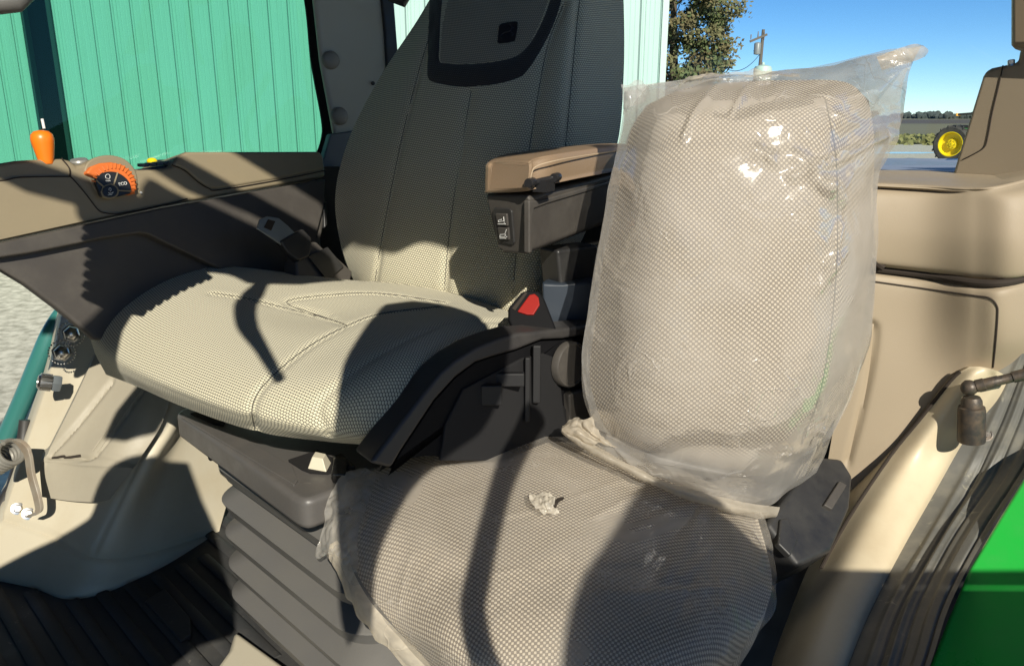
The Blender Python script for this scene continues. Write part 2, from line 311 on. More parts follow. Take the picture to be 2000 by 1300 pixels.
M = dict(
 seat=weave('tan_weave', (.68, .635, .465), (.10, .097, .077), .0034, oval=True),
 seat2=weave('grey_weave', (.60, .53, .42), (.17, .14, .11), .0035, .40, -.15),
 band=weave('charcoal_weave', (.045, .045, .045), (.012, .012, .013), .0034, oval=True),
 patch=weave('taupe_weave', (.40, .365, .28), (.085, .08, .065), .0032, oval=True),
 beige=mat('beige_plastic', (.325, .267, .187), .55, bump=.25, bump_s=1100, c2=(.325, .265, .185), cs=6, scuff=(.42, .37, .28), ss=24, st=.70),
 beige_d=mat('taupe_plastic', (.235, .185, .125), .45, bump=.1, bump_s=900),
 olive=mat('olive_tan_plastic', (.27, .225, .145), .45, bump=.12, bump_s=900, c2=(.24, .20, .13), cs=8),
 cream=mat('cream_plastic', (.52, .475, .365), .45, bump=.08, bump_s=700, c2=(.47, .41, .29), cs=9, clo=.45, chi=.8),
 greige=mat('greige_plastic', (.345, .315, .245), .55, bump=.1, bump_s=800, c2=(.31, .28, .215), cs=12),
 dark=mat('charcoal_plastic', (.062, .056, .050), .5, bump=.15, bump_s=800, c2=(.085, .077, .066), cs=14, clo=.45, chi=.8, scuff=(.17, .16, .14), ss=60, st=.68),
 dark2=mat('black_plastic', (.022, .022, .023), .42, bump=.1, bump_s=800, c2=(.035, .034, .032), cs=25),
 dusty=mat('dusty_rubber', (.125, .121, .113), .5, bump=.25, bump_s=500, c2=(.13, .125, .112), cs=9, clo=.4, chi=.8, scuff=(.22, .21, .18), ss=60, st=.68),
 tray=mat('dusty_black_plastic', (.095, .090, .085), .4, bump=.15, bump_s=700, c2=(.11, .10, .09), cs=22, clo=.45, chi=.8, scuff=(.30, .28, .24), ss=45, st=.66),
 mat_=mat('floor_rubber', (.035, .036, .037), .7, bump=.3, bump_s=300, c2=(.062, .06, .054), cs=11, clo=.45, chi=.75, scuff=(.20, .18, .14), ss=30, st=.62),
 rubber=mat('worn_rubber', (.12, .12, .11), .55, bump=.12, bump_s=900, c2=(.24, .225, .18), cs=16, clo=.45, chi=.85, scuff=(.36, .34, .26), ss=30, st=.60),
 leather=mat('brown_leather', (.255, .18, .115), .42, bump=.5, bump_s=700),
 stitch=mat('tan_thread', (.40, .31, .21), .7),
 seam=mat('seam_thread', (.07, .066, .055), .9),
 buckle=mat('buckle_black', (.007, .007, .008), .6, spec=.12),
 gap=mat('panel_gap', (.03, .022, .016), .9),
 steel=mat('steel', (.55, .54, .52), .3, 1, bump=.1, bump_s=300),
 rusty=mat('rusty_steel', (.055, .052, .048), .45, .4, bump=.3, bump_s=300, c2=(.13, .095, .065), cs=60, clo=.4, chi=.7),
 teal=mat('teal_paint', (.035, .16, .145), .3, coat=.3),
 green=mat('green_paint', (.012, .44, .05), .3, coat=.6, bump=.03, bump_s=30, c2=(.03, .40, .06), cs=9, scuff=(.10, .40, .12), ss=50, st=.68),
 orange=mat('orange_plastic', (.85, .20, .012), .35),
 orange_d=mat('orange_rubber', (.62, .15, .03), .5, bump=.1, bump_s=500),
 red=mat('red_plastic', (.27, .008, .004), .4),
 yellow=mat('yellow_paint', (.80, .60, .01), .4),
 white=mat('white_print', (.75, .75, .72), .6),
 tyre=mat('tyre_rubber', (.03, .03, .03), .8, c2=(.09, .08, .065), cs=3),
 bluegrey=mat('slate_plastic', (.11, .125, .135), .4, bump=.1, bump_s=700),
 pillar=mat('pillar_plastic', (.42, .40, .33), .5, bump=.1, bump_s=700),
 dark3=mat('matt_black_plastic', (.034, .032, .032), .5, bump=.12, bump_s=700, c2=(.046, .043, .04), cs=18),
 gasket=mat('gasket_rubber', (.009, .009, .010), .85, spec=.15),
 film_b=film('rear_film', .50, .22, (.70, .69, .66), 7, .05, 5, 12),
 headliner=mat('headliner_grey', (.10, .09, .075), .9),
 film=film('milky_film', .27, .22, (.84, .80, .74), 7, .06, 0, 13), film2=film('hazy_film', .15, .18, (.95, .89, .79), 7, .05, 3.1, 20),
 hem=mat('bunched_film', (.42, .37, .30), .35, bump=.5, bump_s=60, c2=(.55, .48, .38), cs=50),
 glass_g=glass('green_glass', (.43, .745, .635), .6), glass_c=glass('clear_glass', (.95, .985, .975), .35),
)
# ================================================================== OUTSIDE
def sheet_z(name, x0, x1, y0, y1, z, m):
    return tag(mesh(name, [(x0, y0, z), (x1, y0, z), (x1, y1, z), (x0, y1, z)], [(0, 1, 2, 3)], m, smooth=False), kind='structure')
m_field = mat('field_soil', (.16, .15, .08), .95, c2=(.19, .17, .09), cs=.08)
m_dirt = mat('dark_soil', (.085, .068, .05), .95, c2=(.10, .08, .058), cs=.05)
m_gravel = mat('gravel', (.30, .28, .21), .95, bump=1, bump_s=16, c2=(.60, .565, .45), cs=7, clo=.36, chi=.6)
m_grass = mat('grass_green', (.15, .16, .045), .9, c2=(.26, .235, .09), cs=.5)
m_leaf = [mat('leaf_green', (.11, .135, .05), .8), mat('leaf_rust', (.155, .125, .055), .8), mat('leaf_olive', (.17, .155, .07), .8)]
m_bark = mat('bark', (.10, .075, .05), .9, bump=.5, bump_s=20)
m_wood = mat('grey_timber', (.13, .11, .09), .85)
sheet_z('ground', -2500, 2500, -300, 5000, -.03, m_field)
sheet_z('ploughed_field', -2500, 2500, 236, 470, -.02, m_dirt)
sheet_z('gravel_yard', -90, 120, -60, 66, 0, m_gravel)
pm = mat('puddle_water', (.10, .16, .20), .08)
for k, (cx, cy, rx, ry) in enumerate([(23.5, 51, 3.6, 1.4), (19.2, 42.5, 2.6, .9)]):
    pts = [(cx+rx*math.cos(a)*(1+.18*math.sin(3*a+k)), cy+ry*math.sin(a)*(1+.2*math.cos(2*a)), .006) for a in np.linspace(0, 2*math.pi, 40)[:-1]]
    tag(mesh('puddle', pts, [tuple(range(39))], pm, smooth=False), kind='structure')
# rough grass at the far edge of the yard: countless blades, one object
g = MB()
for i in range(5200):
    x = random.uniform(-5, 75); y = random.uniform(64, 88); h = random.uniform(.12, .5)*(1 if y > 66 else .6); a = random.uniform(0, 3.14); dx, dy = math.cos(a)*.35, math.sin(a)*.35
    lx, ly = random.uniform(-.2, .2), random.uniform(-.2, .2)
    g.add([(x-dx, y-dy, -.02), (x+dx, y+dy, -.02), (x+dx*.5+lx, y+dy*.5+ly, h), (x-dx*.4+lx, y-dy*.4+ly, h*.8)], [(0, 1, 2, 3)])
tag(g.build('rough_grass', m_grass), kind='stuff')
# far woods: one continuous mass on the horizon
g = MB(); mw = mat('far_foliage', (.055, .066, .060), .95)
for i in range(520):
    x = random.uniform(-120, 620); y = random.uniform(560, 640); r = random.uniform(1.2, 2.6)*(1.5 if 250 < x < 330 and random.random() < .4 else 1)
    for k in range(5):
        c = Vector((x+random.uniform(-2, 2), y+random.uniform(-2, 2), random.uniform(.5, 1)*r)); n = 7
        v = []
        for a in range(n):
            t = 2*math.pi*a/n; v.append(c+Vector((math.cos(t)*r*random.uniform(.5, 1), math.sin(t)*r*.3, random.uniform(-.4, .9)*r*.6)))
        g.add(v+[c+Vector((0, 0, r*.7)), c-Vector((0, 0, r))], [(a, (a+1) % n, n) for a in range(n)]+[(a, (a+1) % n, n+1) for a in range(n)])
tag(g.build('woods', mw, smooth=False), kind='stuff')

# barn -------------------------------------------------------------
barn = thing('metal_barn', 'pale mint ribbed metal barn with a dark glazed doorway behind the cab', 'barn', (0, 13, 0))
m_barn = mat('mint_barn_steel', (.45, .60, .54), .45, c2=(.395, .535, .475), cs=1.5, stretch=(6, 6, .35))
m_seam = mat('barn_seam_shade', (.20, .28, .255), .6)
BX1 = P(1303, 80, 13).x; DX0 = P(62, 150, 13).x; DX1 = P(121, 150, 13).x
def ribbed(x0, x1):
    pr = []; x = x0; k = 0
    while x < x1-.02:
        w_ = .305
        pr += [(x, 0), (x+.012, .022), (x+.035, .022), (x+.045, 0)]
        for q in (.14, .215): pr += [(x+q, 0), (x+q+.008, .004), (x+q+.018, 0)]
        if k % 3 == 0: pr += [(x+.075, 0), (x+.08, .012), (x+.09, .012), (x+.095, 0)]
        pr = sorted(set(pr)); x += w_; k += 1
    pr = [q for q in pr if q[0] < x1]+[(x1, 0)]
    v = []; f = []
    for (a, d) in pr: v += [(a, 13-d, 0), (a, 13-d, 6.2)]
    for i in range(len(pr)-1): f.append((2*i, 2*i+2, 2*i+3, 2*i+1))
    n = len(v); v += [(x0, 13.2, 0), (x0, 13.2, 6.2), (x1, 13.2, 0), (x1, 13.2, 6.2)]
    f += [(n, n+2, n+3, n+1), (0, 1, n+1, n), (2*len(pr)-2, n+2, n+3, 2*len(pr)-1)]
    return v, f
b = MB(); b.add(*ribbed(-20, DX0)); b.add(*ribbed(DX1, BX1-.10)); b.build('wall', m_barn, barn, smooth=False)
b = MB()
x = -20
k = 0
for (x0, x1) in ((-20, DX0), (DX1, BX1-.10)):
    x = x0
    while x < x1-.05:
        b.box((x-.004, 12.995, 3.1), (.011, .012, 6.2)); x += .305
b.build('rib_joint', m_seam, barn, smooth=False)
MB().box((BX1-.05, 13.05, 3.1), (.10, .18, 6.24)).build('corner_trim', mat('corner_trim_white', (.50, .60, .55), .5), barn, bevel=.008)
MB().box((BX1-5, 21.0, 3.1), (.01, .01, .01)).box(((BX1-20)/2, 22, 3.0), (BX1+20-.3, 17.0, 6.0)).build('side_wall', m_barn, barn, smooth=False)
v = [(-20.4, 12.5, 6.25), (BX1+.4, 12.5, 6.25), (BX1+.4, 22, 8.2), (-20.4, 22, 8.2), (-20.4, 31, 6.25), (BX1+.4, 31, 6.25)]
mesh('roof', v+[Vector(q)+Vector((0, 0, .12)) for q in v], [(0, 1, 2, 3), (3, 2, 5, 4), (6, 9, 8, 7), (9, 10, 11, 8), (0, 6, 7, 1), (4, 5, 11, 10), (1, 7, 8, 2), (2, 8, 11, 5), (0, 3, 9, 6), (3, 4, 10, 9)], m_barn, barn, smooth=False)
dw = MB().box(((DX0+DX1)/2, 13.12, 2.7), (DX1-DX0-.02, .05, 5.4)).build('doorway', mat('door_glass_dark', (.006, .010, .011), .25, spec=.08), barn, smooth=False)
MB().box((DX1-.03, 13.02, 3.1), (.06, .16, 6.2)).box((DX0+.02, 13.03, 3.1), (.04, .14, 6.2)).build('door_frame', mat('dark_frame', (.02, .05, .045), .6), dw, smooth=False)

# tree -------------------------------------------------------------
def leafy(root, x, y, h, rad, n, base=.2):
    t = MB(); br = []
    t.tube(crv([(x, y, 0), (x+.1, y, h*.3), (x-.1, y, h*.6), (x, y, h*.92)], 4), [(.28*(1-i/13)+.04)*h/11 for i in range(13)], 9)
    for i in range(22):
        z = h*random.uniform(base, .85); a = random.uniform(0, 6.28); L = rad*random.uniform(.5, .95)*(1-.5*z/h)
        e = Vector((x+math.cos(a)*L, y+math.sin(a)*L, z+L*random.uniform(.2, .7))); s0 = Vector((x, y, z)); t.tube([s0, (s0+e)/2+Vector((0, 0, -.1)), e], [.07, .05, .02], 6); br.append(e)
    t.build('trunk', m_bark, root)
    cl = []
    for i in range(230):
        z = random.uniform(base, 1.0); prof = math.sin(min(1, (z-base+.1)/.38)*1.57)*(1-max(0, z-.6)/.4*.55); a = random.uniform(0, 6.28); r = rad*prof*math.sqrt(random.uniform(.02, 1))
        cl.append((Vector((x+math.cos(a)*r, y+math.sin(a)*r, z*h)), random.uniform(.35, .8)*rad/3.2, random.choice((0, 0, 1, 2, 2))))
    gs = [MB(), MB(), MB()]
    for i in range(n):
        c, r, k = random.choice(cl); p = c+Vector((random.gauss(0, .5), random.gauss(0, .5), random.gauss(0, .38)))*r
        a = Vector((random.uniform(-1, 1), random.uniform(-1, 1), random.uniform(-1, 1))).normalized(); q = a.orthogonal(); s_ = random.uniform(.06, .13)
        gs[k if random.random() < .8 else random.randrange(3)].add([p-a*s_, p+q*s_*.6, p+a*s_, p-q*s_*.6], [(0, 1, 2, 3)])
    V = []; F = []; mi = []
    for k in range(3):
        n0 = len(V); V += gs[k].v; F += [tuple(i+n0 for i in f) for f in gs[k].f]; mi += [k]*len(gs[k].f)
    me = bpy.data.meshes.new('crown'); me.from_pydata([tuple(q) for q in V], [], F); o = link('crown', me, m_leaf, root, smooth=False); me.polygons.foreach_set('material_index', mi)
tc_ = P(1318, 60, 40)
tr_ = thing('autumn_tree', 'tall autumn tree with rusty green leaves beside the barn corner', 'tree', (tc_.x, 40, 0))
leafy(tr_, tc_.x, 40, 11.6, 2.75, 34000, .12)
# utility poles, wire, tank -----------------------------------------
up = P(1485, 100, 60)
pole = thing('utility_pole', 'tall timber utility pole with a crossarm and transformer against the sky', 'utility pole', (up.x, 60, 0))
zt = P(1488, 58, 60).z
MB().tube([(up.x, 60, 0), (up.x+.1, 60, zt)], [.17, .11], 10).build('mast', m_wood, pole)
b = MB().box((up.x-.25, 59.85, P(1480, 75, 60).z), (1.3, .12, .16), Matrix.Rotation(R(-22), 3, 'Y')); b.build('crossarm', m_wood, pole)
m_ins = mat('insulator', (.2, .17, .15), .4)
for dx, dz in ((-.8, .35), (-.3, .55), (.15, .5)): MB().lathe((up.x+dx, 59.85, P(1480, 75, 60).z-.1), (0, 0, 1), [(.03, 0), (.05, .25), (.03, dz)], 8).build('insulator', m_ins, pole)
MB().lathe((up.x-.32, 59.7, P(1480, 108, 60).z), (0, 0, 1), [(.05, 0), (.24, .04), (.25, .75), (.2, .82), (.05, .86)], 14).build('transformer', mat('transformer_grey', (.22, .23, .23), .4), pole)
MB().tube([(up.x, 59.9, P(1480, 75, 60).z-.3), (up.x-.55, 59.8, P(1480, 92, 60).z-.3), (up.x-.42, 59.75, P(1480, 108, 60).z+.2)], .03, 6).build('lead_wire', m_wood, pole)
sp_ = P(1389, 120, 52)
pole2 = thing('short_pole', 'short pale post standing in front of the autumn tree', 'post', (sp_.x, 52, 0))
MB().tube([(sp_.x, 52, 0), (sp_.x, 52, P(1389, 95, 52).z)], [.12, .10], 10).build('mast', mat('pale_timber', (.33, .31, .27), .85), pole2)
MB().lathe((sp_.x, 52, P(1389, 96, 52).z), (0, 0, 1), [(.11, 0), (.13, .04), (.05, .1)], 10).build('cap', m_wood, pole2)
a = P(1390, 108, 52); c = P(1484, 106, 60); pts = []
for i in range(25):
    t = i/24; q = a.lerp(c, t); q.z -= 4*t*(1-t)*1.05; pts.append(q)
tag(MB().tube(pts, .022, 6).build('overhead_wire', mat('black_wire', (.02, .02, .02), .5)), 'thin black wire sagging between the two poles', 'wire')
tk = P(1490, 135, 55)
tank = thing('storage_tank', 'pale green tank top peeking over the wrapped seat below the pole', 'tank', (tk.x, 55, 0))
zt = P(1490, 127, 55).z
mt = mat('tank_pale_green', (.50, .62, .52), .5, c2=(.40, .50, .43), cs=3)
MB().lathe((tk.x, 55, 0), (0, 0, 1), [(.6, 0), (.6, zt-.25), (.52, zt-.1), (.2, zt)], 20).build('shell', mt, tank)
MB().lathe((tk.x, 55, zt-.03), (0, 0, 1), [(.1, 0), (.1, .12), (.06, .2)], 10).build('hatch', mt, tank)
sh = P(1312, 158, 48)
shed = thing('low_shed', 'low pale roofed shed just right of the barn corner', 'shed', (sh.x, 48, 0))
zr = P(1312, 155, 48).z
MB().box((sh.x, 49.5, (zr-.3)/2), (2.2, 3, zr-.3)).build('wall', m_barn, shed, smooth=False)
MB().box((sh.x, 49.5, zr-.15), (2.5, 3.4, .3)).build('roof', mat('shed_roof', (.60, .66, .50), .5), shed, bevel=.05)

# far row crop tractor ------------------------------------------------
wc = P(1861, 273, 40); wr = .92
far = thing('farm_tractor', 'distant farm tractor with yellow wheels parked on the gravel yard', 'tractor', (wc.x, 40, 0))
wx = Vector((-.80, -.60, 0)).normalized()       # wheel axis, outwards
def wheel(c, r, wd, nm):
    c = Vector(c); t = MB().lathe(c-wx*wd/2, wx, [(r*.66, 0), (r*.86, -.02), (r*.94, .04), (r*.95, wd/2), (r*.94, wd-.04), (r*.86, wd+.02), (r*.66, wd)], 40, cap=False)
    u = Vector((0, 0, 1)); v_ = wx.cross(u)
    for k in range(30):
        a = 2*math.pi*k/30; rd = u*math.cos(a)+v_*math.sin(a); tg = wx.cross(rd); sd = (k % 2)*2-1
        Mx = Matrix((wx, tg, rd)).transposed()@Matrix.Rotation(R(28*sd), 3, 'Z')
        t.box(c+rd*r*.965+wx*wd*.22*sd, (wd*.56, .055, r*.09), Mx)
    ty = t.build('tyre', M['tyre'], far)
    rim = MB().lathe(c, wx, [(r*.68, wd*.48), (r*.62, wd*.50), (r*.58, wd*.3), (r*.56, -.02), (r*.3, -.05), (r*.28, .08), (r*.2, .10), (r*.12, .10), (r*.11, .16), (.02, .17)], 32, cap=False)
    for k in range(8):
        a = 2*math.pi*k/8; rd = u*math.cos(a)+v_*math.sin(a); rim.lathe(c+rd*r*.2+wx*.10, wx, [(.03, 0), (.03, .04)], 6)
    rim.build('rim', M['yellow'], ty)
wheel((wc.x, 40, wr), wr, .42, 'w'); rear = Vector((wc.x, 40, 0))+Vector((.75, -.66, 0))*2.9
wheel((wc.x+1.1, 41.6, wr), wr, .42, 'w')
ax = Vector((wc.x, 40, wr))
MB().tube([ax, Vector((wc.x+1.1, 41.6, wr))], .11, 10).build('axle', M['dark2'], far)
mg = mat('tractor_green', (.02, .16, .03), .4)
fw = Vector((.75, -.66, 0)); mid = Vector((wc.x+.55, 40.8, 0)); Mx = Matrix((fw, Vector((.66, .75, 0)), Vector((0, 0, 1)))).transposed()
MB().box(mid+fw*1.6+Vector((0, 0, 1.35)), (3.2, .75, .7), Mx).build('hood', mg, far, bevel=.12, seg=4)
MB().box(mid+fw*3.6+Vector((0, 0, 1.5)), (1.6, 1.5, 1.1), Mx).build('cab_body', mg, far, bevel=.1, seg=3)
MB().box(mid+fw*.25+Vector((0, 0, 1.75)), (.9, .6, .18), Mx).build('front_weight', M['dark2'], far, bevel=.04)
p0 = P(1867, 224, 40); MB().tube([p0, p0+fw*1.2+Vector((0, 0, .1))], .05, 8).build('light_arm', M['dark2'], far)
MB().box(P(1872, 224, 39.95), (.25, .08, .13)).build('marker_light', mat('amber_lens', (.85, .45, .08), .3), far, bevel=.02)
# ================================================================== CAB
FLOOR = CAMZ-.95
cab = thing('tractor_cab', 'open tractor cab shell with dark floor, tinted windows and beige rear trim around both seats', 'tractor cab', (0, 1.2, FLOOR))
LV = Vector((.70, -.714, 0)); RV = Vector((.714, .70, 0)); UP = Vector((0, 0, 1))       # cab left (door side) and rear
# floor and mat
fl = [Vector((-1.25, 1.35, 0)), Vector((-1.0, .9, 0)), Vector((-.1, .35, 0)), Vector((.55, .25, 0)), Vector((1.6, 1.3, 0)), Vector((.6, 2.6, 0)), Vector((-.35, 2.25, 0))]
MB().prism([q+UP*FLOOR for q in fl], -UP*.06).build('floor', M['mat_'], cab, smooth=False)
RB = [P(-75, 1122, 1.475), P(142, 1176, 1.385), P(270, 1160, 1.455), P(430, 1100, 1.585)]
b = MB(); K0 = P(300, 1200, P(300, 1200, 1).y*0+1.34)
for i in range(-9, 8):
    c = Vector((K0.x, K0.y, FLOOR+.004))+RV*(i*.052)
    t0 = -.42
    for k in range(3):
        q0, q1 = RB[k], RB[k+1]; d = Vector((q1.x-q0.x, q1.y-q0.y)); e = Vector((-LV.x, -LV.y)); r0 = Vector((c.x-q0.x, c.y-q0.y)); den = d.x*e.y-d.y*e.x
        if abs(den) > 1e-6:
            u = (r0.x*e.y-r0.y*e.x)/den; t = (r0.x*d.y-r0.y*d.x)/den
            if 0 <= u <= 1 and t > 0: t0 = max(t0, -t+.02)
    for t1 in (.30,):
        a0 = c+LV*t0; a1 = c+LV*t1; wv = RV*.013
        b.add([a0-wv, a0+wv, a1+wv, a1-wv, a0-wv*.6+UP*.0035, a0+wv*.6+UP*.0035, a1+wv*.6+UP*.0035, a1-wv*.6+UP*.0035], [(4, 5, 6, 7), (0, 1, 5, 4), (1, 2, 6, 5), (2, 3, 7, 6), (3, 0, 4, 7)])
b.build('mat_rib', M['mat_'], cab)
hp = hplane(FLOOR+.012)
slab('heel_plate', [(283, 1172), (322, 1147), (372, 1205), (374, 1236), (352, 1250)], hp, .012, M['mat_'], cab, bevel=.003)
hp2 = hplane(FLOOR+.03)
slab('floor_step', [(400, 1330), (445, 1268), (458, 1225), (520, 1270), (660, 1370), (560, 1420), (420, 1420)], hp2, .05, M['cream'], cab, bevel=.012, seg=3)
# right hand lower console
RC = Surf([
 [(120, 615, 1.80), (170, 640, 1.74), (345, 760, 1.62), (410, 770, 1.76), (540, 800, 1.95)],
 [(95, 735, 1.70), (160, 770, 1.64), (318, 838, 1.56), (375, 830, 1.68), (500, 850, 1.85)],
 [(50, 870, 1.62), (130, 885, 1.58), (272, 915, 1.50), (335, 905, 1.60), (470, 900, 1.78)],
 [(5, 1005, 1.53), (92, 1035, 1.48), (188, 1080, 1.43), (290, 1072, 1.50), (430, 1030, 1.66)],
 [(-40, 1085, 1.49), (70, 1120, 1.43), (165, 1150, 1.39), (275, 1130, 1.46), (425, 1075, 1.60)],
 [(-75, 1122, 1.475), (58, 1152, 1.425), (142, 1176, 1.385), (270, 1160, 1.455), (430, 1100, 1.585)],
 [(-80, 1175, 1.48), (55, 1200, 1.43), (142, 1225, 1.39), (272, 1205, 1.46), (432, 1150, 1.59)]], 110, 110)
RC.groove([(0, 1012), (92, 1043), (188, 1088), (290, 1080), (420, 1038)], .006, .006)
RC.groove([(300, 850), (268, 905), (185, 1075)], .004, .006)
con = RC.build('right_console', M['cream'], cab, back=(-.12, .18, 0))
cov = Surf([
 [(196, 668, 1.70), (240, 690, 1.66), (300, 725, 1.60), (338, 770, 1.58)],
 [(150, 770, 1.60), (200, 790, 1.575), (270, 815, 1.525), (312, 835, 1.53)],
 [(92, 885, 1.53), (140, 893, 1.51), (205, 898, 1.475), (264, 908, 1.465)],
 [(78, 905, 1.52), (138, 915, 1.50), (205, 920, 1.465), (258, 918, 1.458)],
 [(82, 970, 1.50), (140, 978, 1.475), (188, 980, 1.45), (214, 975, 1.445)]], 70, 60)
cov.groove([(218, 745), (150, 830), (96, 888)], .008, .006).groove([(283, 757), (190, 884), (150, 893), (98, 893)], .006, .0045).groove([(90, 905), (150, 900), (200, 889), (262, 905)], .003, .006)
cov.build('trim_cover', M['greige'], cab, back=(-.03, .05, 0))
L_ = cov.line([(104, 894), (125, 890), (130, 893), (158, 889)], .0012, 5); MB().tube(L_, .0028, 6).build('pull_slot', M['gap'], con)
b = MB().tube(cov.line([(283, 752), (235, 820), (190, 884)], .0005, 6), .0011, 6).tube(cov.line([(272, 750), (225, 818), (182, 880)], .001, 6), .0016, 6); b.build('cover_gap', M['greige'], con)
# front arch of dark rubber next to the pedal, and glazing bar at far left
MB().tube([P(50, 820, 1.72), P(45, 880, 1.70), P(30, 950, 1.66), P(-10, 1010, 1.60)], [.014, .016, .02, .02], 10).build('window_seal', M['dark2'], cab)
# studs on the console
def studded(px, py, Y, nm, big):
    c = P(px, py, Y); ax = Vector((.5, -.8, .25)).normalized(); t = MB()
    t.lathe(c-ax*.02, ax, [(.021, 0), (.021, .004), (.017, .006), (.017, .016), (.0165, .020), (.012, .027), (.003, .030)], 6 if not big else 20)
    o = t.build('cap_nut', M['steel'], con); ch = MB(); u = ax.orthogonal().normalized(); v = ax.cross(u)
    for k in range(26):
        a = k*.24-1.2; q = c-ax*.012+(u*math.cos(a)+v*math.sin(a))*.0255; ch.lathe(q-ax*.0022, ax, [(.0006, 0), (.0022, .0012), (.0022, .0032), (.0006, .0044)], 7)
    ch.build('bead_chain', M['steel'], o)
studded(140, 651, 1.64, 'a', 0); studded(121, 688, 1.62, 'b', 0)
c = P(88, 746, 1.58); ax = Vector((-.75, -.5, .3)).normalized()
nk = MB().lathe(c-ax*.03, ax, [(.017, 0), (.019, .003), (.019, .014), (.017, .017), (.013, .018)], 6).build('lock_nut', M['bluegrey'], con)
kn = MB(); kn.lathe(c-ax*.012, ax, [(.0155, 0), (.0165, .002), (.0165, .022), (.013, .026), (.009, .026), (.008, .022), (.002, .022)], 20)
for k in range(18):
    a = 2*math.pi*k/18; u = ax.orthogonal().normalized(); v = ax.cross(u); rd = u*math.cos(a)+v*math.sin(a)
    kn.box(c-ax*.001+rd*.0168, (.003, .022, .0035), Matrix((ax.cross(rd), ax, rd)).transposed())
kn.build('knurled_knob', M['steel'], nk)
# pedal arm with spring
ped = thing('spring_pedal', 'bare metal bracket with a coil spring bolted to the cream console at floor level', 'pedal bracket', P(30, 980, 1.45))
path = [P(a, b_, c_) for a, b_, c_ in crv([(0, 862, 1.50), (30, 862, 1.485), (50, 885, 1.47), (58, 930, 1.46), (70, 975, 1.445), (72, 1000, 1.44), (52, 1010, 1.435)], 6)]
v = []
fw_ = Vector((.35, -.2, .1))*.035
f = []
for i, q in enumerate(path):
    e = fw_*(1.0 if i < 12 else .8); v += [q-e, q+e, q+e+Vector((.004, .006, .002)), q-e+Vector((.004, .006, .002))]
for i in range(len(path)-1):
    for k in range(4): f.append((4*i+k, 4*i+(k+1) % 4, 4*i+4+(k+1) % 4, 4*i+4+k))
f += [(3, 2, 1, 0), tuple(4*len(path)-4+k for k in range(4))]
mesh('bracket_arm', v, f, mat('grey_bracket', (.28, .25, .20), .45, c2=(.22, .17, .12), cs=30), ped, bevel=.0015)
c0 = P(-14, 905, 1.49); c1 = P(26, 880, 1.475); dv = (c1-c0); ud = dv.orthogonal().normalized(); vd = dv.normalized().cross(ud)
MB().tube([c0+dv*(i/150)+(ud*math.cos(i*.26)+vd*math.sin(i*.26))*.024 for i in range(150)], .0048, 8).build('coil_spring', mat('spring_grey', (.25, .24, .21), .4, .3), ped)
for (a, b_) in ((36, 993), (57, 1003)):
    p_ = RC.at(a, b_, .002); n_ = (Vector((0, 0, CAMZ))-p_).normalized(); bo = MB().lathe(p_, n_, [(.013, 0), (.013, .003), (.0085, .004)], 20).lathe(p_+n_*.004, n_, [(.009, 0), (.009, .006), (.007, .008)], 6)
    bo.build('hex_bolt', M['steel'], ped)
# teal grab tube
tag(MB().tube([P(*q) for q in crv([(-30, 930, 1.86), (5, 868, 1.88), (45, 780, 1.9), (78, 700, 1.92), (100, 650, 1.94), (128, 608, 1.97), (160, 580, 2.0)], 6)], .0235, 18).build('grab_tube', M['teal']), 'glossy dark teal curved tube rising beside the gravel at the left edge', 'hand rail')
# windows
WP = Plane(P(0, 200, 2.0), P(600, 200, 2.25), P(0, 0, 2.02))
wo = [(-420, -330), (400, -330), (575, -140), (600, -5), (614, 120), (634, 232), (634, 270), (620, 305), (590, 340), (300, 410), (-420, 520)]
gp = slab('side_window', wo, WP, .005, M['glass_g'], cab, bevel=0, smooth=False)
def rim(name, pxs, pl, wd, th, m, parent, off=0):
    """a frame running along an open outline"""
    q = crv(pxs, 6); b_ = MB(); pts = [pl.at(a_, c_, off) for a_, c_ in q]; v = []; f = []
    for i, p_ in enumerate(pts):
        t = (pts[min(i+1, len(pts)-1)]-pts[max(i-1, 0)]).normalized(); s_ = t.cross(pl.n).normalized()
        v += [p_+s_*wd/2+pl.n*th/2, p_-s_*wd/2+pl.n*th/2, p_-s_*wd/2-pl.n*th/2, p_+s_*wd/2-pl.n*th/2]
    for i in range(len(pts)-1):
        for k in range(4): f.append((4*i+k, 4*i+(k+1) % 4, 4*i+4+(k+1) % 4, 4*i+4+k))
    f += [(3, 2, 1, 0), tuple(len(v)-4+k for k in range(4))]
    return mesh(name, v, f, m, parent, bevel=.003)
rim('window_gasket', [(560, -230), (604, -10), (618, 120), (638, 232), (638, 272), (624, 310), (592, 345)], WP, .030, .03, M['gasket'], gp, .012)
# rear right pillar
PP_ = Plane(P(640, 100, 2.06), P(760, 100, 2.16), P(650, 260, 2.05))
slab('rear_pillar', [(606, -80), (758, -80), (768, 60), (776, 140), (790, 300), (664, 300), (654, 262), (650, 240), (628, 120)], PP_, .025, M['pillar'], cab, bevel=.012, seg=3)
slab('pillar_edge', [(738, -80), (764, -80), (772, 20), (779, 110), (782, 200), (760, 200), (752, 60)], PP_, .08, M['dark2'], cab, off=.01, bevel=.006)
slab('lower_panel', [(646, 262), (800, 240), (800, 700), (560, 700), (560, 540), (610, 330), (632, 310)], PP_, .03, M['bluegrey'], cab, off=.012, bevel=.004)
for (a, b_) in ((644, 118), (661, 227)):
    p_ = PP_.at(a, b_); MB().lathe(p_, PP_.n, [(.022, 0), (.022, .010), (.019, .015), (.012, .018), (.002, .019)], 24).build('round_cap', mat('cap_grey', (.22, .205, .175), .5), cab)
p_ = PP_.at(728, 163, .001); MB().lathe(p_, PP_.n, [(.005, 0), (.005, .003), (.003, .005)], 12).build('screw', M['dark2'], cab)
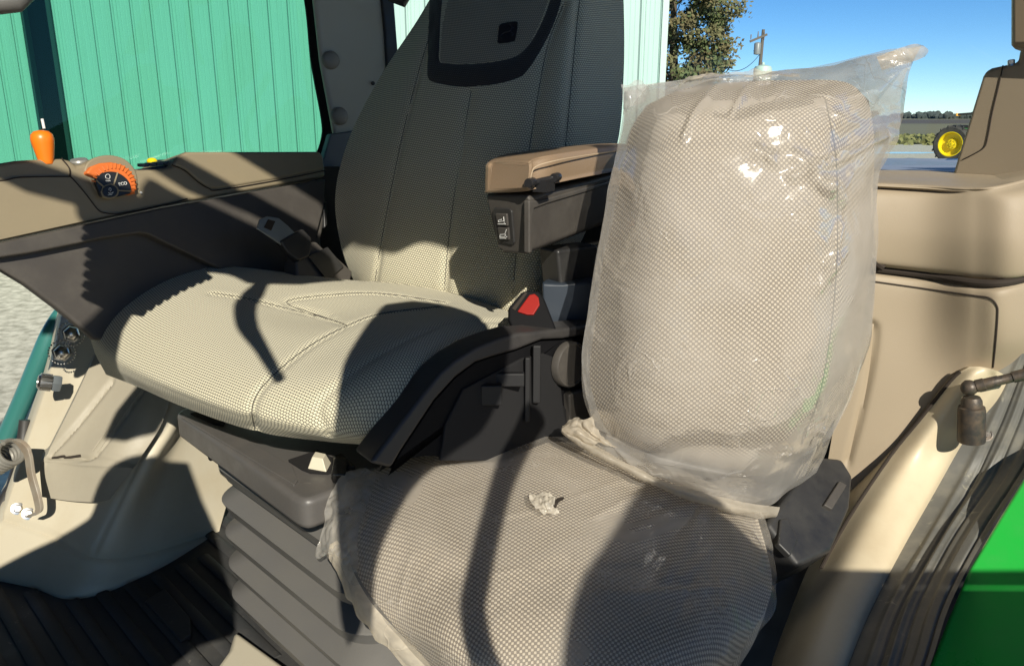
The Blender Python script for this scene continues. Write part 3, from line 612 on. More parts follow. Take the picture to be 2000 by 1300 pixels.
MB().tube([P(752, -50, 1.95), P(770, -6, 1.95), P(785, 2, 1.95), P(800, -20, 1.95)], [.012, .018, .016, .012], 12).build('wiper_motor', M['dark2'], cab)
# rear window
RP = Plane(P(770, 100, 2.30), P(1900, 250, 1.78), P(770, 0, 2.32))
slab('rear_window', [(760, -330), (2250, -330), (2250, 322), (760, 322)], RP, .005, M['glass_c'], cab, bevel=0, smooth=False)
# dark rear bulkhead below the windows and inner wall of the door step
BP = Plane(P(700, 600, 1.95), P(1700, 600, 1.50), P(700, 900, 1.95))
slab('bulkhead', [(560, 326), (1560, 326), (1600, 380), (2300, 430), (2300, 1700), (560, 1700)], BP, .05, M['dark2'], cab, bevel=0, smooth=False)
# rear fender trim at right
dY_ = lambda L: [[(a, b_, c_+float(np.interp(a, [1660, 1800, 1900, 1975, 2060], [0, .025, .035, .03, .025]))) for a, b_, c_ in r_] for r_ in L]
FT = Surf(dY_([
 [(1660, 360, 1.31), (1800, 367, 1.25), (1900, 374, 1.175), (1965, 366, 1.165), (2060, 340, 1.21)],
 [(1660, 378, 1.285), (1800, 388, 1.23), (1900, 396, 1.17), (1975, 392, 1.145), (2065, 370, 1.16)],
 [(1660, 440, 1.275), (1800, 456, 1.22), (1900, 466, 1.16), (1980, 468, 1.13), (2070, 455, 1.145)],
 [(1660, 500, 1.275), (1800, 515, 1.225), (1900, 530, 1.165), (1980, 534, 1.135), (2068, 515, 1.15)],
 [(1660, 512, 1.285), (1800, 528, 1.235), (1900, 545, 1.178), (1975, 545, 1.15), (2064, 522, 1.165)],
 [(1660, 515, 1.30), (1800, 531, 1.245), (1900, 548, 1.17), (1972, 548, 1.15), (2060, 525, 1.19)]]), 70, 70)
FT.build('fender_trim', M['beige'], cab, back=(.10, .25, .0))
MB().tube([P(*q) for q in [(1700, 508, 1.27), (1712, 514, 1.275), (1725, 523, 1.272)]], .006, 8).build('gap_clip', M['gap'], cab)
LW = Surf(dY_([
 [(1660, 526, 1.30), (1800, 541, 1.25), (1900, 556, 1.17), (1970, 556, 1.145), (2055, 534, 1.185)],
 [(1660, 545, 1.29), (1800, 562, 1.235), (1900, 578, 1.158), (1966, 580, 1.135), (2050, 560, 1.175)],
 [(1655, 640, 1.285), (1795, 650, 1.23), (1896, 660, 1.165), (1960, 664, 1.145), (2040, 640, 1.17)],
 [(1640, 760, 1.28), (1780, 770, 1.225), (1880, 770, 1.195), (1945, 742, 1.185), (2030, 700, 1.18)],
 [(1600, 1000, 1.27), (1720, 960, 1.235), (1830, 900, 1.225), (1930, 830, 1.21), (2030, 760, 1.17)]]), 110, 110)
LW.groove([(1690, 640), (1702, 632), (1709, 650), (1700, 720), (1680, 810), (1655, 905)], .007, .0055)
lw = LW.build('lower_trim', M['beige'], cab, back=(.08, .2, 0))
MB().tube(LW.line([(1700, 549), (1800, 563), (1900, 577), (1932, 582), (1946, 596), (1948, 615), (1944, 670), (1939, 717)], .0002, 8), .0016, 6).build('trim_gap', M['gap'], lw)
MB().tube([P(a, b_, c_) for a, b_, c_ in crv(dY_([[(1660, 519, 1.297), (1800, 535, 1.243), (1900, 551, 1.165), (1970, 551, 1.143), (2058, 528, 1.182)]])[0], 6)], .006, 8).build('trim_shadow_gap', M['gap'], lw)
LD = Surf(dY_([[(1660, 331, 1.62), (1800, 333, 1.56), (1900, 338, 1.46), (2000, 343, 1.40), (2080, 340, 1.36)],
 [(1660, 345, 1.42), (1800, 349, 1.37), (1900, 354, 1.28), (1990, 352, 1.25), (2080, 342, 1.25)],
 [(1660, 353, 1.305), (1800, 359, 1.248), (1885, 365, 1.192), (1950, 361, 1.175), (2060, 334, 1.215)],
 [(1660, 361, 1.288), (1800, 368, 1.232), (1892, 374, 1.180), (1958, 368, 1.164), (2062, 341, 1.205)]]), 40, 60)
LD.build('trim_lid', M['beige'], cab, back=(.0, .06, -.02))
# rear left pillar
PL = Plane(P(1870, 330, 1.50), P(2000, 330, 1.40), P(1930, 130, 1.50))
pu = slab('door_pillar', [(1857, 345), (1870, 300), (1884, 255), (1917, 148), (1922, 138), (1934, 132), (1985, 121), (1990, 92), (2120, 60), (2120, 360)], PL, .16, M['beige'], cab, bevel=.012, seg=4)
MB().tube([PL.at(a, b_, .0005) for a, b_ in crv([(1959, 128), (1950, 170), (1938, 220), (1929, 268), (1922, 288), (1900, 302), (1880, 312)], 5)], .0013, 6).build('trim_gap', M['gap'], pu)
slab('pillar_cap', [(1970, -90), (1970, 88), (1976, 94), (2130, 96), (2130, -90)], PL, .10, M['beige_d'], cab, off=.03, bevel=.012, seg=3)
MB().tube([PL.at(1975, 118, -.004), PL.at(1975, 130, -.004)], .006, 8).tube([PL.at(1975, 121, .004), PL.at(1975, 121, .008)], .004, 6).build('latch_pin', M['steel'], cab)
# outside fender deck seen through the rear window
MB().prism([P(1640, 308, 2.6), P(1880, 310, 2.35), P(1880, 336, 1.75), P(1640, 332, 1.9)], Vector((0, 0, -.05))).build('fender_deck', mat('fender_grey_paint', (.27, .30, .40), .55), cab, bevel=.004)
MB().prism([P(1848, 311, 2.3), P(1872, 311, 2.3), P(1861, 327, 2.25)], Vector((.02, .03, 0))).build('deck_bracket', mat('navy_paint', (.02, .07, .19), .35), cab)
# cream door post and worn rubber sill
DP = Surf([
 [(1893, 716, 1.20), (1915, 716, 1.19), (1942, 722, 1.18), (1955, 728, 1.185), (1975, 740, 1.205)],
 [(1862, 738, 1.212), (1895, 740, 1.185), (1925, 750, 1.19), (1940, 765, 1.19), (1950, 790, 1.21)],
 [(1800, 815, 1.228), (1832, 822, 1.20), (1860, 832, 1.20), (1880, 846, 1.20), (1890, 860, 1.22)],
 [(1738, 892, 1.225), (1772, 902, 1.19), (1808, 914, 1.185), (1835, 927, 1.185), (1845, 935, 1.205)],
 [(1650, 1025, 1.14), (1690, 1030, 1.10), (1730, 1040, 1.085), (1762, 1050, 1.085), (1778, 1056, 1.105)],
 [(1580, 1160, 1.0), (1620, 1165, .96), (1660, 1170, .95), (1694, 1180, .95), (1710, 1186, .97)],
 [(1525, 1300, .88), (1565, 1300, .845), (1610, 1300, .835), (1646, 1300, .84), (1662, 1300, .86)],
 [(1490, 1400, .81), (1530, 1400, .775), (1570, 1400, .765), (1606, 1400, .77), (1622, 1400, .79)]], 90, 40)
dpo = DP.build('door_post', mat('cream_painted_post', (.58, .50, .35), .42, bump=.06, bump_s=500, c2=(.50, .41, .27), cs=10, clo=.45, chi=.8), cab, back=(.03, .10, -.02))
MB().tube([Vector(q) for q in DP.G[8:60:3, 0]], .0035, 8).build('post_seal', M['gap'], dpo)
RS = Surf([
 [(1960, 690, 1.205), (2000, 690, 1.20), (2040, 690, 1.19), (2100, 690, 1.18)],
 [(1885, 830, 1.215), (1940, 830, 1.195), (2000, 820, 1.18), (2070, 800, 1.165)],
 [(1835, 927, 1.20), (1890, 930, 1.18), (1950, 925, 1.16), (2010, 915, 1.14)],
 [(1765, 1050, 1.10), (1820, 1050, 1.08), (1870, 1040, 1.06), (1932, 1040, 1.035)],
 [(1694, 1180, .965), (1745, 1180, .945), (1800, 1175, .925), (1862, 1170, .91)],
 [(1646, 1300, .85), (1700, 1300, .83), (1760, 1300, .815), (1818, 1300, .80)],
 [(1600, 1420, .775), (1655, 1420, .755), (1710, 1420, .74), (1770, 1420, .73)]], 90, 160)
U = np.linspace(0, 1, 160)[None, :]
pr = .006*np.exp(-((U-.30)/.05)**2)-.006*np.exp(-((U-.42)/.02)**2)+.007*np.exp(-((U-.52)/.035)**2)-.005*np.exp(-((U-.62)/.02)**2)+.004*np.tanh((U-.78)/.02)-.006*np.exp(-((U-.92)/.015)**2)
RS.nrm(); RS.G = RS.G+RS.N*pr[..., None]*.6
RS.build('door_seal', M['rubber'], cab, back=(.02, .05, -.04))
# door strut with ball joint
st = thing('gas_strut', 'greasy black door strut ending in a ball joint on the cream post', 'door strut', P(1900, 850, 1.06))
c = P(1893, 757, 1.165); MB().lathe(c-Vector((0, 0, .012)), (0, 0, 1), [(.002, 0), (.008, .002), (.0118, .007), (.0128, .012), (.0118, .017), (.008, .0225), (.002, .0245)], 20).build('ball_joint', M['rusty'], st)
e = P(2030, 724, 1.13); d_ = (e-c)
MB().tube([c+d_*.1, c+d_*.22, c+d_*.23, c+d_*.42, c+d_*.44, c+d_*.62, c+d_*.63, e], [.010, .010, .0088, .0085, .0075, .0075, .009, .009], 16).build('strut_rod', M['rusty'], st)
t0 = P(1898, 775, 1.163); t1 = P(1897, 862, 1.16); dd = t0-t1
MB().lathe(t1, dd, [(.002, 0), (.020, .001), (.0205, .006), (.0200, dd.length*.70), (.019, dd.length*.78), (.0155, dd.length*.80), (.0150, dd.length*.92), (.012, dd.length)], 28).build('socket_cup', M['rusty'], st)
p_ = RS.at(1925, 848, .001); n_ = Vector((-.25, -.75, .55)).normalized(); MB().lathe(p_, n_, [(.011, 0), (.0115, .0015), (.009, .002), (.0085, .0005)], 24).lathe(p_, n_, [(.005, 0), (.005, .004)], 6).build('fixing_bolt', M['rusty'], st)
# green body side
GP = Plane(P(1900, 1108, .98), P(2000, 927, 1.08), P(2000, 1300, .85))
slab('body_panel', [(2016, 905), (2002, 927), (1950, 1012), (1893, 1108), (1852, 1205), (1815, 1300), (1770, 1420), (2250, 1420), (2250, 700)], GP, .03, M['green'], cab, bevel=.006, seg=3)
# roof
RZ = CAMZ+.92
rf = [Vector((-2.2, .10, 0)), Vector((.98, .10, 0)), Vector((1.15, .60, 0)), Vector((1.6, 1.3, 0)), Vector((1.5, 3.2, 0)), Vector((-2.0, 2.9, 0))]
MB().prism([q+UP*RZ for q in rf], UP*.14).build('roof', M['headliner'], cab, bevel=.03, seg=3)
MB().prism([Vector((-.95, -.24, FLOOR)), Vector((-1.75, 1.7, FLOOR)), Vector((-1.75, 1.7, RZ-.01)), Vector((-.95, -.24, RZ-.01))], Vector((-.03, 0, 0))).build('front_blocker', M['dark2'], cab, smooth=False)  # added opaque panel out of view, blocks ambient light from the front
# small steering column corner at the top left
MB().tube([P(-60, -20, 1.2), P(0, 5, 1.2), P(30, 2, 1.21), P(48, -12, 1.22), P(60, -60, 1.24)], [.02, .017, .016, .014, .012], 14).build('column_lever', M['dusty'], cab)
# seat belt retractor box beside the folding seat
LB = Plane(P(1500, 1020, 1.0), P(1640, 900, 1.16), P(1560, 1100, .96))
lb = slab('belt_retractor', [(1496, 1020), (1590, 897), (1602, 890), (1645, 894), (1668, 930), (1662, 990), (1625, 1075), (1560, 1106)], LB, .08, M['dark2'], cab, bevel=.008, seg=3)
slab('belt_slot', [(1610, 985), (1640, 938), (1655, 946), (1626, 994)], LB, .012, M['dark'], lb, off=.006, bevel=.002)
slab('release_tab', [(1525, 1012), (1540, 1010), (1560, 1052), (1545, 1085), (1520, 1060)], LB, .012, M['dark2'], lb, off=.006, bevel=.003)
# inner door frame behind the folding seat
MB().prism([P(1420, 1100, 1.12), P(1640, 960, 1.22), P(1640, 1400, .98), P(1350, 1400, .98)], Vector((.02, .04, 0))).build('inner_sill', M['dark2'], cab)

# ================================================================== OPERATOR SEAT
seat = thing('operator_seat', 'large suspension driver seat in tan weave with charcoal headrest band and black bellows base', 'driver seat', (-.2, 1.25, FLOOR))
CU = Surf([
 [(690, 548, 1.56), (760, 552, 1.49), (850, 565, 1.43), (940, 590, 1.37), (1010, 620, 1.31), (1045, 650, 1.27)],
 [(560, 532, 1.52), (650, 556, 1.42), (745, 585, 1.34), (850, 602, 1.27), (930, 628, 1.20), (975, 690, 1.16)],
 [(430, 520, 1.475), (520, 572, 1.35), (620, 620, 1.25), (740, 634, 1.17), (850, 655, 1.10), (898, 725, 1.06)],
 [(315, 537, 1.415), (400, 585, 1.29), (505, 638, 1.18), (635, 682, 1.085), (775, 702, 1.015), (835, 780, .985)],
 [(226, 584, 1.35), (300, 632, 1.225), (405, 686, 1.11), (525, 740, 1.015), (675, 772, .96), (760, 832, .95)],
 [(181, 642, 1.30), (238, 690, 1.195), (335, 742, 1.088), (465, 792, .998), (620, 826, .952), (732, 852, .95)],
 [(183, 682, 1.30), (236, 722, 1.205), (340, 768, 1.095), (478, 818, 1.005), (630, 850, .962), (728, 862, .965)],
 [(207, 731, 1.31), (266, 754, 1.235), (362, 796, 1.13), (500, 842, 1.035), (640, 862, 1.0), (716, 868, 1.0)]], 170, 170)
seamsC = [[(498, 838), (492, 800), (505, 765), (545, 722), (610, 672), (680, 635), (745, 612), (860, 598)], [(415, 572), (480, 582), (560, 602), (640, 622), (680, 636)],
 [(700, 552), (600, 556), (500, 566), (415, 572), (330, 600), (262, 640), (222, 690), (216, 725)], [(640, 622), (560, 590), (650, 575), (745, 573), (870, 590)],
 [(640, 850), (622, 800), (650, 760), (720, 705), (800, 660), (880, 630), (985, 625)]]
for q in (seamsC[0], seamsC[1], seamsC[3]): CU.groove(q, .0055, .008)
CU.groove(seamsC[4], .0035, .007)
sc_ = CU.build('seat_cushion', M['seat'], seat, back=(.10, .12, -.05))
b = MB()
for q in seamsC[:2]+seamsC[3:4]: b.tube(CU.line(q, -.0002, 10), .0009, 6)
b.build('seam', M['seam'], sc_)
BK = Surf([
 [(925, -140, 1.86), (960, -140, 1.80), (1030, -140, 1.73), (1100, -140, 1.68), (1150, -140, 1.67), (1200, -140, 1.78)],
 [(868, -50, 1.80), (905, -50, 1.73), (990, -50, 1.66), (1090, -50, 1.60), (1142, -50, 1.59), (1214, -50, 1.72)],
 [(815, 40, 1.75), (860, 40, 1.67), (955, 45, 1.59), (1078, 42, 1.53), (1132, 40, 1.53), (1219, 40, 1.66)],
 [(743, 150, 1.73), (818, 150, 1.62), (925, 156, 1.53), (1058, 150, 1.475), (1120, 147, 1.475), (1218, 150, 1.61)],
 [(682, 270, 1.71), (785, 270, 1.58), (905, 275, 1.49), (1036, 270, 1.43), (1108, 270, 1.425), (1208, 270, 1.55)],
 [(655, 380, 1.68), (760, 390, 1.55), (886, 395, 1.46), (1018, 395, 1.39), (1090, 395, 1.38), (1172, 390, 1.48)],
 [(666, 480, 1.66), (742, 490, 1.53), (874, 495, 1.44), (1003, 500, 1.365), (1070, 500, 1.36), (1122, 500, 1.45)],
 [(692, 552, 1.64), (735, 560, 1.53), (868, 575, 1.43), (998, 590, 1.36), (1052, 590, 1.345), (1088, 590, 1.42)],
 [(720, 610, 1.66), (750, 620, 1.56), (868, 640, 1.47), (990, 650, 1.40), (1040, 650, 1.39), (1075, 650, 1.46)]], 170, 150)
seamsB = [[(920, 178), (900, 300), (886, 390), (874, 490), (866, 590)], [(848, 40), (815, 150), (785, 270), (760, 390), (740, 500), (728, 580)], [(1100, 10), (1070, 88), (1050, 190), (1034, 290), (1016, 410), (1000, 590)], [(1142, -60), (1131, 10), (1118, 140), (1106, 270), (1092, 390), (1060, 590)]]
for q in seamsB: BK.groove(q, .006, .009)
bk = BK.build('backrest', M['seat'], seat, back=(-.03, .14, 0))
b = MB()
for q in seamsB: b.tube(BK.line(q, -.0004, 8), .0010, 6)
b.build('seam', M['seam'], bk)
hb = ribbon(BK, 'headrest_patch', [(872, -60), (862, 20), (858, 90), (858, 118), (868, 124), (900, 126)], [(1090, -60), (1068, 20), (1040, 80), (1022, 104), (990, 116), (940, 124)], M['patch'], bk, .0008, 6, 14, .001)
ribbon(BK, 'headrest_band', [(846, -60), (838, 20), (835, 120), (836, 152), (852, 162), (900, 170), (960, 166), (1008, 154), (1030, 138), (1062, 88), (1088, 30), (1112, -60)], [(872, -60), (862, 20), (858, 90), (858, 118), (868, 124), (905, 126), (950, 123), (990, 116), (1014, 106), (1040, 78), (1068, 20), (1090, -60)], M['band'], bk, .003, 6, 5, .003)
bd = MB(); q = crv([(976, 60), (980, 50), (1008, 45), (1012, 52), (1008, 78), (1002, 84), (976, 87), (974, 78), (976, 60)], 5)[:-1]
pts = [BK.at(a, b_, .004) for a, b_ in q]; bd.prism(pts, -Vector((-.1, -1, .1))*.004)
ba = bd.build('badge', mat('navy_badge', (.010, .013, .022), .4), bk)
# embossed leaping animal mark on the badge: body, neck with antlers, legs
dm = MB(); s_ = lambda L: dm.tube([BK.at(a, b_, .0052) for a, b_ in L], .0011, 6)
s_([(982, 71), (988, 67), (995, 66), (1000, 63)]); s_([(1000, 63), (1003, 57), (1006, 59)]); s_([(1002, 57), (998, 52), (993, 52)]); s_([(999, 66), (1004, 70), (1002, 74)]); s_([(983, 71), (979, 76), (983, 79)])
dm.build('emblem', mat('badge_relief', (.022, .026, .036), .45), ba)
# armrest
arm = MB(); fr = [(950, 322, 1.145), (962, 314, 1.145), (1030, 311, 1.085), (1042, 318, 1.08), (1038, 362, 1.078), (1030, 373, 1.08), (955, 376, 1.14), (949, 370, 1.145)]
md = [(978, 308, 1.165), (990, 301, 1.165), (1062, 302, 1.105), (1080, 309, 1.10), (1074, 352, 1.098), (1066, 362, 1.10), (985, 366, 1.16), (977, 358, 1.165)]
m2 = [(1045, 300, 1.225), (1056, 292, 1.225), (1125, 292, 1.19), (1142, 300, 1.185), (1140, 338, 1.18), (1134, 348, 1.182), (1060, 352, 1.22), (1045, 345, 1.225)]
rr = [(1150, 288, 1.37), (1160, 281, 1.37), (1218, 281, 1.33), (1232, 288, 1.325), (1232, 322, 1.32), (1228, 330, 1.32), (1165, 334, 1.365), (1150, 328, 1.37)]
def ringloft(secs, n=5, cap0=True, cap1=True, m2=6):
    A = np.array([[list(P(*q)) for q in s_] for s_ in secs])
    A = np.concatenate([A, A[:, :1]], 1); A = resamp(A, (len(secs)-1)*n+1); k = A.shape[1]
    B = np.stack([crv(a, m2)[:-1] for a in A]); v = B.reshape(-1, 3).tolist(); w_ = B.shape[1]; f = []
    for i in range(len(B)-1):
        for j in range(w_): f.append((i*w_+j, i*w_+(j+1) % w_, (i+1)*w_+(j+1) % w_, (i+1)*w_+j))
    if cap0: f.append(tuple(range(w_-1, -1, -1)))
    if cap1: f.append(tuple(range((len(B)-1)*w_, len(B)*w_)))
    return v, f
f0 = [(960+.0*(q[0]-990)+(q[0]-990)*.72+35, 343+(q[1]-343)*.70, q[2]-.004) for q in fr]
AM = thing('seat_armrest', 'brown leather padded armrest box with seat switches, left of the driver seat back', 'armrest', P(1090, 500, 1.2))
fr0 = [((q[0]-993)*.82+993, (q[1]-343)*.78+343, q[2]-.014) for q in fr]; fr1 = [((q[0]-993)*.95+993, (q[1]-343)*.93+343, q[2]-.010) for q in fr]
v, f = ringloft([fr0, fr1, fr, md, m2, rr], 6, m2=8); pad = mesh('armrest_pad', v, f, M['leather'], AM, ang=60)
sl_ = [P(a, b_, c_) for a, b_, c_ in crv([(1035, 368, 1.066), (1038, 340, 1.066), (1048, 325, 1.070), (1085, 314, 1.088), (1142, 304, 1.170), (1228, 292, 1.308)], 10)]
MB().tube(sl_, .0010, 6).build('stitching', M['stitch'], pad)
b_ = MB().tube([P(1036, 358, 1.068), P(1060, 352, 1.085), P(1088, 346, 1.105)], .0042, 10)
for q in ((1037, 357, 1.066), (1086, 347, 1.102)): b_.lathe(P(*q)-Vector((.004, .008, 0)), Vector((.45, .89, .06)), [(.006, 0), (.0065, .002), (.0065, .012), (.006, .016)], 14)
b_.box(P(1062, 362, 1.09), (.03, .02, .016), Matrix.Rotation(R(62), 3, 'Z')); b_.build('hinge', mat('hinge_black', (.03, .03, .032), .25, .3), pad)
AS = Plane(P(1036, 440, 1.09), P(1180, 400, 1.285), P(1036, 495, 1.092))       # outer side of the box
AF = Plane(P(960, 430, 1.15), P(1036, 440, 1.09), P(970, 485, 1.152))          # front of the box
pp = lambda pl, a, b__: pl.at(a, b__)
f1 = [pp(AF, 947, 379), pp(AF, 1028, 381), pp(AF, 1034, 386), pp(AF, 1034, 490), pp(AF, 1024, 497), pp(AF, 985, 494), pp(AF, 972, 486), pp(AF, 962, 445)]
bx = MB().prism(f1, (AS.at(1205, 337)-AS.at(1036, 383)))
box = bx.build('armrest_box', M['dark'], AM, bevel=.005, seg=3)
slab('side_step', [(1034, 392), (1060, 390), (1195, 352), (1190, 362), (1070, 398), (1044, 408), (1040, 420), (1040, 494), (1034, 495)], AS, .01, M['dark'], box, off=.003, bevel=.0025)
swp = slab('switch_panel', [(961, 414), (964, 406), (994, 408), (999, 413), (1004, 474), (1000, 480), (976, 474), (970, 466)], AF, .01, M['dark2'], AM, off=.003, bevel=.002)
SF = Plane(AF.at(980, 430, .006), AF.at(990, 430, .006), AF.at(980, 460, .006))
for k, o_ in enumerate((((967, 417), (989, 418), (991, 442), (971, 441)), ((971, 444), (992, 445), (994, 469), (975, 467)))):
    bt = slab('switch_button', o_, AF, .006, M['dark'], swp, off=.006, bevel=.0015)
    cx = sum(q[0] for q in o_)/4; cy = sum(q[1] for q in o_)/4; ic = MB(); g_ = lambda L: ic.tube([AF.at(cx+a, cy+b__, .0068) for a, b__ in L], .00055, 5)
    if k == 0: g_([(4, -6), (5, 2), (-6, 4), (-6, 1), (0, -1)]); g_([(-7, 8), (8, 8)]); g_([(5, 5), (6, 5)])
    else: g_([(6, -8), (3, 1), (-6, 2), (-7, 6), (3, 6), (4, 2)]); g_([(-7, 9), (5, 9)]); g_([(6, 6), (7, 6)])
    ic.build('seat_symbol', M['white'], bt)
slab('armrest_stalk', [(1088, 488), (1170, 478), (1170, 560), (1095, 560)], Plane(P(1090, 500, 1.22), P(1170, 490, 1.27), P(1090, 560, 1.22)), .05, M['dark2'], AM, bevel=.006)
# seat frame plastics
MB().prism([P(1055, 548, 1.235), P(1100, 556, 1.205), P(1160, 545, 1.235), P(1160, 650, 1.235), P(1098, 650, 1.205), P(1060, 645, 1.235)], Vector((.05, .12, 0))).build('recliner_cover', mat('slate_black_plastic', (.03, .04, .055), .45), seat, bevel=.008)
SP = Plane(P(740, 890, .895), P(1100, 650, 1.14), P(1100, 860, 1.13))
top = [(724, 905), (742, 880), (780, 830), (820, 778), (858, 730), (890, 702), (930, 678), (970, 662), (1010, 650), (1060, 646), (1110, 640), (1180, 632)]
rdg = [(1180, 650), (1100, 662), (1060, 664), (1010, 684), (960, 698), (930, 708), (890, 738), (850, 782), (815, 835), (785, 880), (765, 915)]
MB().prism([SP.at(*q) for q in top+rdg], Vector((-.03, .04, 0))).build('side_shield', M['dark3'], seat, bevel=.006, seg=3)
slab('side_plate', list(reversed(rdg))+[(1180, 880), (1000, 900), (830, 890), (772, 900)], SP, .02, M['buckle'], seat, off=-.012, bevel=.003)
slab('shield_opening', [(905, 760), (1020, 700), (1062, 690), (1090, 700), (1100, 790), (1135, 835), (1135, 900), (860, 900), (870, 830)], SP, .006, mat('dark_hollow', (.006, .006, .007), .8), seat, off=-.008, bevel=.002)
b = MB()
b.box(SP.at(1048, 730, 0), (.012, .01, .09)).box(SP.at(990, 740, -.002), (.05, .012, .02)).box(SP.at(960, 770, -.002), (.03, .012, .03)).box(SP.at(1030, 760, -.002), (.008, .01, .10)); b.build('adjuster_linkage', mat('linkage_black', (.010, .010, .011), .6), seat, bevel=.002)
pd_ = SP.at(1117, 712, .004); MB().lathe(pd_-SP.n*.01, SP.n, [(.036, 0), (.036, .010), (.034, .013), (.031, .013), (.030, .0115), (.008, .0115), (.002, .012)], 36).build('pivot_disc', M['dark'], seat)
slab('shield_foot', [(1112, 770), (1180, 750), (1180, 850), (1140, 862), (1115, 845)], SP, .02, M['dark'], seat, off=.0, bevel=.004)
# buckle
bkl = thing('belt_buckle', 'black seat belt buckle with a red release button beside the driver cushion', 'belt buckle', P(1045, 655, 1.17))
BP2 = Plane(P(1000, 610, 1.155), P(1080, 620, 1.145), P(1040, 570, 1.175))
bb = slab('buckle_body', [(992, 600), (1018, 570), (1030, 565), (1054, 568), (1064, 584), (1088, 645), (1080, 652), (1040, 650), (1000, 642), (992, 625)], BP2, .03, M['buckle'], bkl, bevel=.005, seg=3)
slab('release_button', [(1010, 608), (1034, 575), (1044, 573), (1052, 580), (1054, 595), (1042, 614), (1030, 614)], BP2, .008, M['red'], bkl, off=.003, bevel=.0015)
slab('tongue_slot', [(1000, 602), (1026, 570), (1030, 572), (1006, 606)], BP2, .004, M['gap'], bkl, off=.0015, bevel=0)
# belt tongue with its guide at the far side of the seat
bt = thing('belt_tongue', 'grey metal belt tongue on a black guide between the console and the far cushion edge', 'belt tongue', P(600, 520, 1.58))
TP = Plane(P(510, 440, 1.46), P(640, 510, 1.56), P(560, 420, 1.52))
slab('tongue_plate', [(502, 446), (508, 428), (522, 422), (545, 426), (562, 440), (590, 468), (596, 480), (580, 492), (562, 486), (520, 458)], TP, .004, mat('blue_steel', (.36, .41, .44), .3, .8, bump=.2, bump_s=200), bt, bevel=.0012)
slab('tongue_hole', [(516, 444), (524, 428), (538, 432), (530, 450)], TP, .002, M['gap'], bt, off=.0012, bevel=0)
slab('tongue_grip', [(548, 470), (580, 452), (592, 446), (610, 465), (606, 500), (585, 510), (562, 492)], TP, .018, M['dark2'], bt, off=.004, bevel=.004)
slab('belt_guide', [(585, 480), (618, 470), (640, 492), (655, 498), (690, 530), (684, 556), (580, 540), (578, 512)], TP, .04, M['dark'], bt, off=-.004, bevel=.006)
slab('belt_webbing', [(602, 500), (640, 482), (672, 520), (640, 548)], TP, .003, M['dark2'], bt, off=.003, bevel=.001)
# suspension tray and bellows
TZ = CAMZ-.50; TPl = hplane(TZ)
tray = MB().prism([TPl.at(*q) for q in [(343, 806), (352, 797), (375, 793), (520, 800), (720, 800), (840, 880), (760, 915), (690, 940), (660, 955), (615, 972), (596, 977), (578, 972), (560, 960)]], -UP*.047).build('suspension_tray', M['tray'], seat, bevel=.012, seg=4)
slab('tray_window', [(563, 897), (620, 878), (668, 902), (660, 915), (640, 922), (606, 920), (590, 914)], TPl, .004, mat('dark_cavity', (.006, .005, .005), .9), tray, off=.004, bevel=0)
slab('front_slot', [(372, 806), (392, 802), (440, 822), (436, 829), (406, 824)], TPl, .004, M['gap'], tray, off=.003, bevel=0)
slab('tray_ridge', [(352, 812), (366, 806), (470, 850), (572, 910), (582, 936), (574, 946)], TPl, .004, M['tray'], tray, off=.0025, bevel=.0015)
a_, b__, c__, d__ = [TPl.at(*q, .002) for q in ((600, 917), (638, 924), (648, 905), (612, 897))]; ctr = (a_+b__+c__+d__)/4+UP*.014
MB().add([a_, b__, c__, d__, a_.lerp(ctr, .45)+UP*.012, b__.lerp(ctr, .45)+UP*.012, c__.lerp(ctr, .45)+UP*.012, d__.lerp(ctr, .45)+UP*.012], [(0, 1, 5, 4), (1, 2, 6, 5), (2, 3, 7, 6), (3, 0, 4, 7), (4, 5, 6, 7), (3, 2, 1, 0)]).build('height_switch', mat('cream_knob', (.62, .57, .44), .45), tray, bevel=.0015)
b = MB(); b.box(P(665, 918, 1.0), (.02, .03, .02), Matrix.Rotation(R(30), 3, 'X')).box(P(672, 905, 1.03), (.014, .05, .012), Matrix.Rotation(R(35), 3, 'Z')); b.build('greasy_bracket', mat('greasy_black', (.012, .012, .012), .25, bump=1, bump_s=200), tray, bevel=.003)
# bellows rings
KX = Vector((-.215, .957, 0))
def ring(d, z, rad=.075, n=10):
    """rounded rectangle in the cab's own directions, inset by d"""
    A = KX+RV*d-LV*d; W_ = .50-2*d; D_ = .44-2*d; r = max(.02, rad-d*.5); pts = []
    for (cx, cy, a0) in ((r, r, 180), (W_-r, r, 270), (W_-r, D_-r, 0), (r, D_-r, 90)):
        for k in range(n+1):
            a = R(a0+90*k/n); u = cx+r*math.cos(a); v_ = cy+r*math.sin(a); pts.append(A-LV*u+RV*v_+UP*z)
    return pts
prof = [(.045, .535), (.045, .552)]
peaks = [.632, .700, .766, .832, .896]
for i, z in enumerate(peaks):
    zt_ = .556 if i == 0 else peaks[i-1]+.012
    prof += [(.050, zt_), (.046, zt_+.003), (.003, z-.029), (.0, z-.026), (.0015, z-.023), (.0105, z-.001), (.016, z+.002), (.048, z+.009), (.052, z+.0112)]
prof += [(.042, .925), (.042, .95)]
V = []; F = []; n_ = 44
rs = []
for (d, z) in prof: rs.append(ring(d, CAMZ-z))
n_ = len(rs[0])
for r_ in rs: V += r_
for i in range(len(rs)-1):
    for k in range(n_): F.append((i*n_+k, i*n_+(k+1) % n_, (i+1)*n_+(k+1) % n_, (i+1)*n_+k))
V = [Vector(q)+Vector((noise.noise(Vector(q)*9), noise.noise(Vector(q)*9+Vector((5, 0, 0))), noise.noise(Vector(q)*7+Vector((0, 9, 0)))*.5))*.0016 for q in V]
bel = mesh('bellows', V, F, M['dusty'], seat, ang=28)
